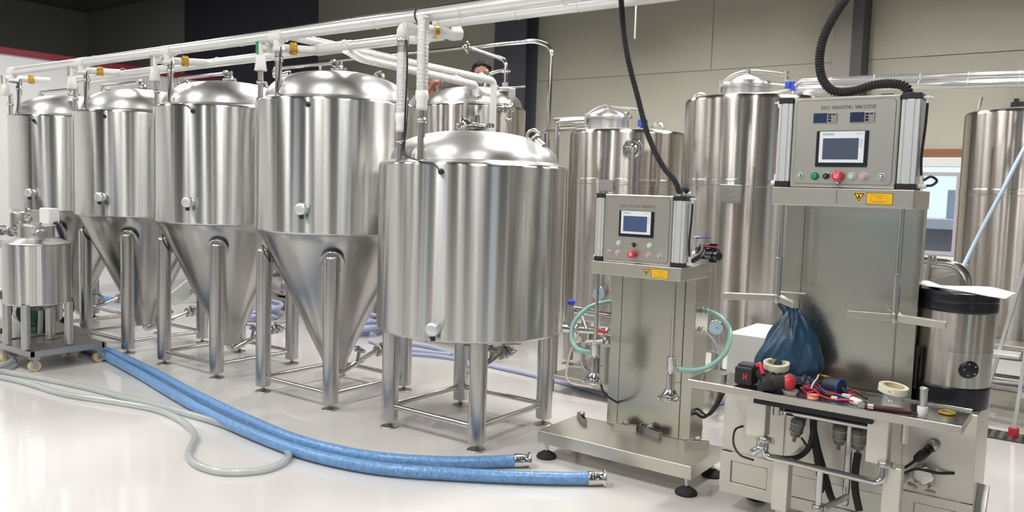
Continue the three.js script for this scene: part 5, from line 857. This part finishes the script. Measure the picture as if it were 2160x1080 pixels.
// ------------------------------------------------------------------ the keg behind the bench and its sheet of paper
{
  const x = -0.482, z = -3.87, t = local('keg', 'slim steel keg with black rubber ends standing behind the bench, a white sheet on top', 'keg'); t.position.set(x, 0.655, z); t.rotation.z = -0.02;
  part('barrel', lathe([[0.14, 0.07], [0.147, 0.075], [0.1475, 0.235], [0.1485, 0.238], [0.1485, 0.242], [0.1475, 0.245], [0.147, 0.41], [0.14, 0.415]], 72), M.kegSteel, t);
  part('rubber_base', lathe([[0, 0], [0.146, 0], [0.15, 0.005], [0.151, 0.085], [0.148, 0.095], [0.14, 0.095]], 72), M.blackGloss, t);
  part('rubber_top', lathe([[0.14, 0.4], [0.15, 0.402], [0.153, 0.41], [0.153, 0.44], [0.15, 0.443], [0.15, 0.448], [0.153, 0.451], [0.152, 0.478], [0.146, 0.484], [0.12, 0.484], [0.115, 0.45], [0, 0.45]], 72), M.blackGloss, t);
  const d = V(0.55, 0, 0.83).normalize(), q = d.clone().multiplyScalar(0.146);
  const p = part('round_badge', [turned([[0, 0], [0.034, 0], [0.036, 0.003], [0.03, 0.008], [0, 0.009]], [q.x, 0.175, q.z], d, 32), turned([[0, 0], [0.034, 0], [0.033, 0.004], [0, 0.005]], [q.x - 0.008, 0.172, q.z + 0.003], d, 32)], M.blackGloss, t);
  part('rivet', [0, 1, 2, 3, 4].map((i) => { const a = 0.6 + i * 1.256, u = V(0, 1, 0).cross(d).normalize(); const c = q.clone().addScaledVector(d, 0.009).addScaledVector(u, 0.024 * Math.cos(a)); return turned([[0, 0], [0.003, 0], [0, 0.002]], [c.x, 0.175 + 0.024 * Math.sin(a), c.z], d, 8); }), M.whitePlastic, p);
  // sheet
  const n = 20, pos = [], idx = [], uv = [];
  for (const s of [0, 1]) for (let j = 0; j <= n; j++) for (let i = 0; i <= n; i++) {
    const u = i / n, v = j / n; const X = -0.625 + 0.335 * u + 0.02 * v, Z = -3.76 - 0.2 * v + 0.02 * u; const k = Math.max(0, Math.hypot(X - x, Z - z) - 0.14);
    pos.push(X, 1.146 + s * 0.004 - k * 0.16 + 0.006 * Math.sin(u * 5 + 1) * Math.cos(v * 3) + (u < 0.15 ? 0.016 * (0.15 - u) / 0.15 : 0), Z); uv.push(u, v);
  }
  const q0 = (n + 1) * (n + 1);
  for (let j = 0; j < n; j++) for (let i = 0; i < n; i++) { const a = j * (n + 1) + i, b = a + n + 1; idx.push(a, b, a + 1, a + 1, b, b + 1); idx.push(q0 + a, q0 + a + 1, q0 + b, q0 + a + 1, q0 + b + 1, q0 + b); }
  const edge = []; for (let i = 0; i <= n; i++) edge.push(i); for (let j = 1; j <= n; j++) edge.push(j * (n + 1) + n); for (let i = n - 1; i >= 0; i--) edge.push(n * (n + 1) + i); for (let j = n - 1; j >= 0; j--) edge.push(j * (n + 1));
  for (let i = 0; i + 1 < edge.length; i++) idx.push(edge[i], edge[i + 1], q0 + edge[i], edge[i + 1], q0 + edge[i + 1], q0 + edge[i]);
  const g = new THREE.BufferGeometry(); g.setAttribute('position', new THREE.Float32BufferAttribute(pos, 3)); g.setAttribute('uv', new THREE.Float32BufferAttribute(uv, 2)); g.setIndex(idx); g.computeVertexNormals();
  const sh = single('paper_sheet', g, M.paper, 'white folded sheet of paper lying across the top of the keg', 'paper'); void sh;
}
// ------------------------------------------------------------------ things on the bench (top at 0.69)
{
  const B = 0.69;
  // blue plastic bag, knotted at the top
  const n = 64, m = 34, pos = [], idx = [], uv = [], r = rng(11), ph = Array.from({ length: 7 }, () => r() * 6.28);
  for (let j = 0; j <= m; j++) for (let i = 0; i <= n; i++) {
    const v = j / m, a = i / n * 2 * PI;
    const y = B + 0.002 + 0.325 * v, prof = Math.pow(Math.sin(Math.min(1, v * 2.6 + 0.25) * PI / 2), 0.7) * (1 - 0.9 * Math.pow(v, 1.8));
    let fold = 1 + 0.1 * v * Math.sin(7 * a + ph[0] + 3 * v) + 0.06 * Math.sin(11 * a + ph[1] - 5 * v) * (0.4 + v) + 0.035 * Math.sin(3 * a + 9 * v + ph[2]) + 0.03 * Math.sin(17 * a + 14 * v + ph[3]);
    const rx = 0.118 * prof * fold * (1 + 0.45 * Math.max(0, Math.cos(a)) * Math.pow(1 - v, 0.7) * Math.min(1, v * 6 + 0.4)) + 0.012, rz = 0.082 * prof * fold + 0.012;
    pos.push(-1.125 + 0.02 * Math.sin(v * 2) + 0.035 * v + rx * Math.cos(a) + 0.045 * Math.max(0, Math.cos(a)) * Math.sin(v * PI) * 0.4, y + 0.006 * Math.sin(9 * a + ph[4]) * v, -3.6 + rz * Math.sin(a)); uv.push(i / n, v);
  }
  for (let j = 0; j < m; j++) for (let i = 0; i < n; i++) { const a = j * (n + 1) + i, b = a + n + 1; idx.push(a, b, a + 1, a + 1, b, b + 1); }
  const g = new THREE.BufferGeometry(); g.setAttribute('position', new THREE.Float32BufferAttribute(pos, 3)); g.setAttribute('uv', new THREE.Float32BufferAttribute(uv, 2)); g.setIndex(idx); g.computeVertexNormals();
  const bagM = P({ color: lin(0.012, 0.05, 0.1), roughness: 0.3, clearcoat: 0.4, clearcoatRoughness: 0.2, side: THREE.DoubleSide });
  const t = thing('plastic_bag', 'dark blue plastic bag with knotted handles slumped at the left of the bench', 'bag', [-1.12, B, -3.6]);
  part('bag_body', g, bagM, t);
  const ear = (pts, w) => { const q = []; const id = []; const c = new THREE.CatmullRomCurve3(pts.map(A)); for (let i = 0; i <= 24; i++) { const p = c.getPoint(i / 24), k = w * (0.35 + 0.65 * Math.sin(PI * Math.min(1, i / 24 * 0.8 + 0.2))); for (const [s, z] of [[-1, 0.006], [-0.3, -0.008], [0.3, 0.008], [1, -0.004]]) q.push(p.x + s * k, p.y + 0.25 * s * k * Math.sin(i), p.z + z); } for (let i = 0; i < 24; i++) for (let s = 0; s < 3; s++) { const a = i * 4 + s; id.push(a, a + 1, a + 4, a + 1, a + 5, a + 4); } const e = new THREE.BufferGeometry(); e.setAttribute('position', new THREE.Float32BufferAttribute(q, 3)); e.setAttribute('uv', new THREE.Float32BufferAttribute(new Array(q.length / 3 * 2).fill(0), 2)); e.setIndex(id); e.computeVertexNormals(); return e; };
  part('handle', ear([[-1.09, 0.96, -3.6], [-1.1, 1.0, -3.59], [-1.115, 1.04, -3.58], [-1.09, 1.05, -3.58], [-1.07, 1.0, -3.57], [-1.06, 0.94, -3.55]], 0.018), bagM, t);
  part('handle', ear([[-1.06, 0.94, -3.6], [-1.03, 0.96, -3.6], [-1.0, 0.965, -3.6], [-0.97, 0.975, -3.61], [-0.95, 0.98, -3.62]], 0.012), bagM, t);
  const tb = thing('plastic_bag', 'crumpled clear plastic wrapper beside the blue bag and the red wires', 'bag', [-1.0, B, -3.55]);
  part('film', (() => { const e = new THREE.IcosahedronGeometry(0.05, 3), q = e.attributes.position, rr = rng(4); for (let i = 0; i < q.count; i++) { const v = V(q.getX(i), q.getY(i), q.getZ(i)); const k = 0.75 + 0.25 * Math.sin(v.x * 160) * Math.cos(v.z * 130 + v.y * 90); q.setXYZ(i, v.x * k * 1.1, Math.max(-0.028, v.y * k * 0.7), v.z * k); } void rr; e.computeVertexNormals(); return e.translate(-1.0, B + 0.03, -3.56); })(), P({ color: lin(0.1, 0.11, 0.16), roughness: 0.25, transmission: 0.3 }), tb);
  // cordless drill lying on its side
  const d = thing('cordless_drill', 'red and black cordless drill lying on its side at the left of the bench', 'drill', [-1.15, B, -3.42]);
  part('battery', [box(-1.245, -1.165, B + 0.004, B + 0.082, -3.47, -3.385, 0.01), box(-1.24, -1.16, B + 0.02, B + 0.095, -3.465, -3.4, 0.012)], M.black, d);
  part('battery_mark', [box(-1.205, -1.2, B + 0.028, B + 0.056, -3.386, -3.3835, 0.001), box(-1.193, -1.188, B + 0.028, B + 0.056, -3.386, -3.3835, 0.001), box(-1.205, -1.188, B + 0.038, B + 0.044, -3.386, -3.3835, 0.001)], M.red, d);
  part('grip', curve([[-1.175, B + 0.062, -3.43], [-1.14, B + 0.05, -3.425], [-1.1, B + 0.04, -3.415], [-1.07, B + 0.036, -3.41]], 0.02, 24, 14), M.rubber, d);
  part('grip_stripe', curve([[-1.165, B + 0.085, -3.425], [-1.145, B + 0.1, -3.42], [-1.135, B + 0.08, -3.41], [-1.125, B + 0.062, -3.405]], 0.009, 20, 8), M.red, d); part('grip_stripe', ring([-1.088, B + 0.038, -3.413], [1, -0.15, 0.1], 0.021, 0.004, 24), M.red, d);
  part('motor_housing', [turned([[0, 0], [0.022, 0], [0.03, 0.012], [0.031, 0.07], [0.026, 0.09], [0, 0.092]], [-1.085, B + 0.033, -3.375], [0.75, 0.12, -0.45], 28), turned([[0, 0], [0.024, 0], [0.027, 0.01], [0.027, 0.05], [0, 0.052]], [-1.115, B + 0.028, -3.36], [0.8, 0, -0.3], 24)], M.rubber, d);
  part('motor_cap', new THREE.SphereGeometry(0.034, 24, 18).scale(1, 0.95, 1).translate(-1.022, B + 0.042, -3.41), M.red, d);
  part('chuck', turned([[0, 0], [0.018, 0], [0.016, 0.03], [0.008, 0.04], [0, 0.04]], [-1.02, B + 0.045, -3.42], [0.4, 0.2, -0.9], 20), M.castSteel, d);
  part('badge', turned([[0, 0], [0.006, 0], [0.006, 0.001], [0, 0.001]], [-1.034, B + 0.04, -3.378], [-0.2, 0, 1], 6), M.whitePlastic, d);
  // tape rolls
  const roll = (x, y, z, dir, lab, r = 0.055, ri = 0.034, h = 0.027) => { const q = local('tape_roll', lab, 'tape', 'tape rolls on the bench'); q.position.set(x, y, z); q.quaternion.setFromUnitVectors(V(0, 1, 0), V(...dir).normalize()); part('tape', lathe([[ri + 0.002, 0], [r - 0.001, 0], [r, 0.001], [r, h - 0.001], [r - 0.001, h], [ri + 0.002, h], [ri + 0.002, 0]], 48), M.tape, q); part('core', lathe([[ri, -0.0006], [ri + 0.003, -0.0006], [ri + 0.003, h + 0.0006], [ri, h + 0.0006], [ri, -0.0006]], 48), M.cream, q); return q; };
  roll(-1.098, B + 0.078, -3.49, [0.05, 1, 0.16], 'cream roll of tape leaning on top of the cordless drill by the blue bag');
  const tp = roll(-0.622, B + 0.064, -3.44, [0.12, 1, 0.05], 'cream roll of tape with a printed mark, resting on a clear cup'); void tp;
  const [pg, pm] = printed(0.03, 0.009, 128, 40, (c, w, h) => { c.fillStyle = '#e9e4d2'; c.fillRect(0, 0, w, h); c.fillStyle = '#6d6a60'; c.fillRect(30, 10, 30, 18); c.fillRect(70, 12, 16, 16); }, [0, 0.013, 0.0553]); part('print', pg, pm, tp);
  const cup = thing('plastic_cup', 'clear plastic cup standing upside down under the right tape roll', 'cup', [-0.622, B, -3.44]);
  part('cup_wall', turned([[0.038, 0], [0.038, 0.002], [0.032, 0.06], [0.0, 0.0615], [0, 0.0635], [0.034, 0.0625], [0.041, 0.0], [0.038, 0]], [-0.622, B, -3.44], [0, 1, 0], 40), P({ color: 0xffffff, roughness: 0.08, transmission: 0.9, thickness: 0 }), cup);
  part('rim', ring([-0.622, B + 0.003, -3.44], [0, 1, 0], 0.04, 0.0025), P({ color: 0xffffff, roughness: 0.1, transmission: 0.7, thickness: 0 }), cup);
  const dish = thing('plastic_cup', 'small clear plastic dish on the bench in front of the cordless drill chuck', 'cup', [-1.03, B, -3.37]);
  part('cup_wall', turned([[0, 0.001], [0.024, 0.001], [0.034, 0.02], [0.035, 0.02], [0.026, 0], [0, 0]], [-1.0, B + 0.0005, -3.375], [0, 1, 0], 32), P({ color: 0xffffff, roughness: 0.08, transmission: 0.9, thickness: 0 }), dish);
  // wires
  const w = thing('wire_bundle', 'tangle of thin red and dark wires heaped in the middle of the bench', 'wires', [-0.87, B, -3.5]);
  const rr = rng(77);
  for (let k = 0; k < 11; k++) {
    const pts = []; let x = -1.0 + 0.03 * rr(), z = -3.56 + 0.1 * rr();
    for (let i = 0; i < 9; i++) { pts.push([x, B + 0.006 + 0.022 * rr() * (i % 2 ? 1 : 0.5), z]); x += 0.012 + 0.034 * rr(); z += 0.07 * (rr() - 0.42); z = Math.max(-3.59, Math.min(-3.37, z)); x = Math.min(x, -0.72); }
    part('wire', curve(pts, k % 4 === 3 ? 0.0022 : 0.003, 60, 6), k % 4 === 3 ? M.black : k % 5 === 4 ? M.blueVinyl : M.red, w);
  }
  part('connector', [box(-0.81, -0.775, B + 0.012, B + 0.026, -3.45, -3.43, 0.003), box(-0.765, -0.73, B + 0.01, B + 0.022, -3.42, -3.4, 0.003), box(-0.84, -0.815, B + 0.008, B + 0.02, -3.4, -3.385, 0.003)], M.whitePlastic, w);
  part('sleeve', [bar([-0.96, B + 0.05, -3.63], [-0.9, B + 0.05, -3.6], 0.012, 0.006), bar([-0.9, B + 0.045, -3.6], [-0.865, B + 0.045, -3.58], 0.012, 0.006)], M.yellow, w);
  const k = thing('electric_motor', 'small dark motor lying under the red wires on the bench', 'motor', [-0.85, B, -3.5]);
  part('motor_housing', turned([[0, 0], [0.03, 0], [0.034, 0.006], [0.034, 0.07], [0.026, 0.08], [0, 0.08]], [-0.9, B + 0.034, -3.53], [0.9, 0, 0.35], 24), S(lin(0.015, 0.03, 0.045), 0.5), k);
  part('blue_tie', ring([-0.83, B + 0.034, -3.503], [0.9, 0, 0.35], 0.0345, 0.003, 24), M.blueHandle, k);
  part('tip', turned([[0, 0], [0.012, 0], [0.006, 0.03], [0, 0.031]], [-0.828, B + 0.034, -3.5], [0.9, -0.5, 0.35], 12), M.black, k);
  const c = thing('bottle_cap', 'bright orange-red round cap with a white rim near the bench front edge', 'cap', [-0.905, B, -3.37]);
  part('cap_rim', turned([[0, 0], [0.02, 0], [0.022, 0.003], [0.022, 0.014], [0.019, 0.016], [0, 0.016]], [-0.905, B, -3.37], [0, 1, 0], 28), S(lin(0.85, 0.42, 0.36), 0.4), c);
  part('cap_top', turned([[0, 0.004], [0.017, 0.004], [0.017, 0.013], [0.0235, 0.014], [0.024, 0.019], [0.017, 0.019], [0.015, 0.01], [0, 0.01]], [-0.905, B, -3.37], [0, 1, 0], 28), M.orangeCap, c);
  single('cable_tie', curve([[-0.93, B + 0.028, -3.43], [-0.925, B + 0.05, -3.44], [-0.915, B + 0.07, -3.455], [-0.912, B + 0.085, -3.46]], 0.0032, 16, 6), M.whitePlastic, 'white plastic tie sticking up out of the red wires', 'cable tie');
  const s = thing('steel_rod', 'thin dark steel rod with a black grip lying across the bench behind the white plug', 'rod', [-0.77, B, -3.55]);
  part('rod', rod([-0.88, B + 0.03, -3.63], [-0.74, B + 0.012, -3.5], 0.0025), M.castSteel, s); part('grip', rod([-0.81, B + 0.022, -3.57], [-0.725, B + 0.01, -3.487], 0.005), M.black, s);
  const u = thing('hose_plug', 'white plastic plug with a dark hole lying near the bench front edge', 'plug', [-0.74, B, -3.38]);
  part('plug_body', turned([[0, 0], [0.012, 0], [0.015, 0.008], [0.015, 0.03], [0.012, 0.036], [0.013, 0.05], [0.01, 0.053], [0.006, 0.05], [0, 0.05]], [-0.765, B + 0.016, -3.4], [0.9, -0.05, 0.45], 24), M.whitePlastic, u);
  part('hole', turned([[0, 0], [0.006, 0], [0.006, 0.001], [0, 0.001]], [-0.7185, B + 0.0135, -3.3765], [0.9, -0.05, 0.45], 16), M.black, u);
  const f = thing('knife', 'knife with a dark maroon handle lying in front of the right tape roll', 'knife', [-0.6, B, -3.39]);
  part('handle', bar([-0.715, B + 0.008, -3.365], [-0.545, B + 0.008, -3.41], 0.024, 0.014, 0.006), M.maroon, f);
  part('blade', bar([-0.545, B + 0.006, -3.41], [-0.51, B + 0.006, -3.42], 0.02, 0.002, 0.0008), M.chrome, f);
  part('bolster', [bar([-0.73, B + 0.012, -3.36], [-0.705, B + 0.01, -3.367], 0.026, 0.02, 0.003), rod([-0.69, B + 0.016, -3.34], [-0.67, B + 0.016, -3.345], 0.012, 0.012, 6)], M.castSteel, f);
  const h = thing('pipe_fitting', 'upright steel pipe fitting wrapped in white tape near the bench right end', 'fitting', [-0.503, B, -3.38]);
  part('tube', [turned([[0, 0.03], [0.014, 0.03], [0.014, 0.105], [0.016, 0.106], [0.0165, 0.11], [0.0135, 0.114], [0.011, 0.112], [0, 0.1]], [-0.503, B, -3.38], [0, 1, 0], 24)], M.castSteel, h);
  part('wrap', turned([[0, 0], [0.017, 0], [0.015, 0.012], [0.019, 0.018], [0.0195, 0.038], [0.015, 0.042], [0, 0.042]], [-0.503, B, -3.38], [0, 1, 0], 18), M.whitePlastic, h);
  const y = thing('sealing_ring', 'flat yellow rubber ring lying on the bench in front of the keg', 'ring', [-0.435, B, -3.5]);
  part('ring_body', ring([-0.435, B + 0.006, -3.5], [0, 1, 0], 0.026, 0.005), S(lin(0.4, 0.28, 0.03), 0.5), y); part('ring_centre', turned([[0, 0], [0.022, 0], [0.022, 0.004], [0, 0.004]], [-0.435, B, -3.5]), M.castSteel, y);
}
// ------------------------------------------------------------------ black corrugated cable conduits from the ceiling
function conduit(pts, r, lab) {
  const cv = new THREE.CatmullRomCurve3(pts.map(A), false, 'centripetal'), L = cv.getLength(), n = Math.round(L / 0.011), g = [new THREE.TubeGeometry(cv, 120, r * 0.9, 14, false)];
  for (let i = 0; i < n; i++) { const u = (i + 0.5) / n, p = cv.getPointAt(u); g.push(new THREE.TorusGeometry(r * 0.92, r * 0.14, 5, 16).applyQuaternion(new THREE.Quaternion().setFromUnitVectors(V(0, 0, 1), cv.getTangentAt(u))).translate(p.x, p.y, p.z)); }
  const t = thing('cable_conduit', lab, 'conduit', pts[0]); part('corrugated_tube', g, M.rubber, t); return t;
}
const c1 = conduit([[-1.713, 1.515, -3.76], [-1.727, 1.562, -3.75], [-1.8, 1.64, -3.75], [-1.885, 1.785, -3.75], [-1.962, 2.001, -3.75], [-2.0, 2.21, -3.69], [-2.0, 2.46, -3.61], [-2.01, 2.7, -3.61], [-2.02, 5.38, -3.61]], 0.0145, 'black cable conduit hanging down to the keg filling machine');
part('gland', turned([[0, 0], [0.018, 0], [0.018, 0.024], [0, 0.024]], [-1.713, 1.4955, -3.86], [0, 1, 0]), M.whitePlastic, c1);
part('elbow', curve([[-1.713, 1.51, -3.86], [-1.712, 1.53, -3.84], [-1.713, 1.53, -3.79], [-1.713, 1.518, -3.76]], 0.014, 20, 12), M.rubber, c1);
conduit([[-0.648, 1.917, -3.5], [-0.66, 1.945, -3.5], [-0.69, 1.96, -3.5], [-0.771, 1.963, -3.5], [-0.859, 1.941, -3.5], [-0.933, 1.945, -3.5], [-0.977, 1.989, -3.5], [-0.997, 2.067, -3.5], [-0.987, 2.163, -3.5], [-0.951, 2.245, -3.5], [-0.901, 2.325, -3.5], [-0.845, 2.4, -3.43], [-0.8, 2.7, -3.4], [-0.78, 5.38, -3.4]], 0.0185, 'black cable conduit looping down onto the keg washing machine panel');
single('pull_cord', rod([-2.652, 2.545, -5], [-2.665, YC, -5], 0.006), M.whitePlastic, 'thin white cord hanging from above, right of the black filling machine conduit', 'cord');
// ------------------------------------------------------------------ hoses on the floor
function braided(pts, lab, endDir) {
  const t = thing('hose', lab, 'hose', pts[0]); part('hose_body', curve(pts, 0.033, 120, 16), M.blueHose, t);
  const e = pts[pts.length - 1];
  part('ferrule', [turned([[0, -0.06], [0.036, -0.06], [0.037, -0.055], [0.037, -0.012], [0.034, -0.008], [0.034, 0.02], [0.045, 0.022], [0.045, 0.032], [0.03, 0.034], [0.027, 0.03], [0, 0.02]], e, endDir, 28), ...[0, 1, 2].map((i) => ring(V(...e).addScaledVector(A(endDir).clone().normalize(), -0.05 + i * 0.014), endDir, 0.037, 0.002, 28))], M.chrome, t);
}
const hz = 0.036;
braided([[-7.06, hz, -3.53], [-6.85, hz, -3.52], [-6.644, hz, -3.5], [-5.692, hz, -3.335], [-5.02, hz, -3.195], [-4.167, hz, -3.045], [-3.584, hz, -2.985], [-3.1, hz, -3.06], [-2.75, hz, -3.26], [-2.45, hz, -3.56]], 'shorter blue hose on the floor, its steel end stopping behind the longer one', [0.62, 0, -0.6]);
braided([[-7.04, hz, -3.44], [-6.8, hz, -3.43], [-6.566, hz, -3.4], [-5.766, hz, -3.245], [-5.112, hz, -3.1], [-4.473, hz, -2.97], [-3.908, hz, -2.89], [-3.377, hz, -2.87], [-2.95, hz, -2.96], [-2.55, hz, -3.18], [-2.2, hz, -3.42], [-2.0, hz, -3.585]], 'longer blue hose on the floor, its steel end nearest the camera', [0.75, 0, -0.62]);
{
  const t = thing('hose', 'clear plastic hose looping over the floor in front of the blue hoses', 'hose', [-4.5, 0, -2.8]);
  part('hose_body', curve([[-6.7, 0.02, -2.5], [-6.236, 0.02, -2.6], [-5.623, 0.02, -2.64], [-5.2, 0.02, -2.76], [-4.842, 0.02, -2.835], [-4.492, 0.02, -2.8], [-4.17, 0.02, -2.68], [-4.02, 0.02, -2.56], [-3.9, 0.02, -2.47], [-3.72, 0.02, -2.41], [-3.53, 0.02, -2.44], [-3.41, 0.02, -2.6], [-3.47, 0.02, -2.79], [-3.702, 0.02, -2.9], [-3.95, 0.021, -2.9], [-4.3, 0.022, -2.92], [-4.75, 0.024, -2.9], [-5.2, 0.022, -2.86], [-5.7, 0.02, -2.82], [-6.3, 0.02, -2.72], [-6.75, 0.02, -2.62]], 0.0195, 260, 12), M.clearHose, t);
  single('hose_coil', curve(Array.from({ length: 60 }, (_, i) => { const a = i / 14 * 2 * PI; return [-6.98 + (0.3 + 0.03 * Math.sin(i * 0.7)) * Math.cos(a), 0.02 + 0.012 * Math.floor(i / 14), -2.6 + (0.24 + 0.03 * Math.cos(i * 0.5)) * Math.sin(a)]; }), 0.018, 300, 8), M.clearHose, 'grey-clear hose coiled on the floor at the left edge before the wheeled trolley', 'hose');
}
// ------------------------------------------------------------------ behind the keg washing machine
{
  const b = thing('chiller_box', 'white metal cabinet with a small blue oval badge, behind the bench and the blue bag', 'cabinet', [-1.4, 0, -4.95]);
  part('cabinet', box(-1.78, -1.1, 0.1, 0.685, -5.2, -4.7, 0.008), M.whitePaint, b);
  part('foot', [[-1.74, -4.74], [-1.14, -4.74], [-1.74, -5.16], [-1.14, -5.16]].map(([x, z]) => rod([x, 0, z], [x, 0.1, z], 0.02)), M.rubber, b);
  part('badge', turned([[0, 0], [0.019, 0], [0.019, 0.003], [0, 0.003]], [0, 0, 0], [0, 0, 1], 28).scale(1, 0.55, 1).translate(-1.56, 0.615, -4.7), M.blueHandle, b);
  const w = thing('sink_tub', 'steel tub with a rolled rim and clamp behind the keg, under the window', 'sink', [-0.9, 0, -5.3]);
  part('rim', curve([[-1.15, 1.175, -5.2], [-0.8, 1.165, -5.2], [-0.66, 1.15, -5.2], [-0.6, 1.09, -5.2], [-0.595, 1.0, -5.2], [-0.6, 0.6, -5.2]], 0.022, 50, 12), M.chrome, w);
  part('tub_wall', [box(-1.18, -0.61, 0.5, 1.15, -5.5, -5.22, 0.04)], M.dome, w);
  part('leg', [rod([-1.12, 0, -5.3], [-1.12, 0.55, -5.3], 0.025), rod([-0.66, 0, -5.3], [-0.66, 0.55, -5.3], 0.025), rod([-1.12, 0, -5.46], [-1.12, 0.55, -5.46], 0.025), rod([-0.66, 0, -5.46], [-0.66, 0.55, -5.46], 0.025)], M.leg, w);
  part('clamp', [rod([-0.8, 1.02, -5.18], [-0.79, 1.2, -5.18], 0.012), rod([-0.83, 1.2, -5.18], [-0.82, 1.15, -5.18], 0.008), rod([-0.765, 1.2, -5.18], [-0.77, 1.15, -5.18], 0.008), bar([-0.84, 1.16, -5.175], [-0.75, 1.158, -5.175], 0.012, 0.014)], M.castSteel, w);
  part('bracket', bar([-0.78, 1.03, -5.19], [-0.64, 1.08, -5.19], 0.01, 0.06), M.castSteel, w);
  const l = thing('step_ladder', 'aluminium step ladder with red feet at the right edge of the picture', 'ladder', [-0.4, 0, -6.2]);
  const rail = (a, b2) => { part('ladder_rail', bar(a, b2, 0.05, 0.022), M.aluminium, l); };
  rail([-0.375, 0.02, -6.16], [-0.3, 1.6, -6.36]); rail([0.1, 0.02, -6.16], [0.05, 1.6, -6.36]); rail([-0.6, 0.02, -6.42], [-0.32, 1.55, -6.4]); rail([0.2, 0.02, -6.5], [0.06, 1.55, -6.42]);
  for (let i = 1; i < 6; i++) part('ladder_step', box(-0.375 + i * 0.012, 0.1 - i * 0.01, i * 0.26 - 0.012, i * 0.26 + 0.012, -6.2 - i * 0.033 - 0.04, -6.2 - i * 0.033 + 0.04), M.aluminium, l);
  for (const [x, z] of [[-0.375, -6.155], [0.1, -6.155], [-0.602, -6.42], [0.2, -6.5]]) part('ladder_foot', box(x - 0.03, x + 0.03, 0, 0.06, z - 0.02, z + 0.02, 0.008), M.red, l);
  part('brace', [bar([-0.55, 0.3, -6.41], [0.17, 0.3, -6.48], 0.03, 0.015), box(-0.55, -0.38, 0.5, 0.52, -6.4, -6.2, 0.004)], M.aluminium, l);
  const s = thing('steel_table', 'low steel table standing before the right-edge tank behind the ladder', 'table', [-0.3, 0, -6.65]);
  part('table_top', box(-0.66, 0.5, 0.5, 0.53, -6.86, -6.56, 0.004), M.sheet, s);
  for (const [x, z] of [[-0.63, -6.59], [0.47, -6.59], [-0.63, -6.83], [0.47, -6.83]]) part('leg', box(x - 0.02, x + 0.02, 0, 0.5, z - 0.02, z + 0.02), M.leg, s);
  part('shelf', box(-0.64, 0.48, 0.22, 0.24, -6.83, -6.58, 0.003), M.castSteel, s);
  single('hose', curve([[0.02, 2.2, -5.93], [-0.01, 2.31, -5.83], [-0.08, 2.27, -5.75], [-0.35, 1.95, -5.68], [-0.5, 1.55, -5.5], [-0.6, 1.25, -5.35], [-0.632, 1.12, -5.26], [-0.64, 1.0, -5.23]], 0.012, 60, 12), M.paleBlue, 'pale blue hose hanging slantwise across the right-edge tank', 'hose');
}
renderer.render(scene, camera);
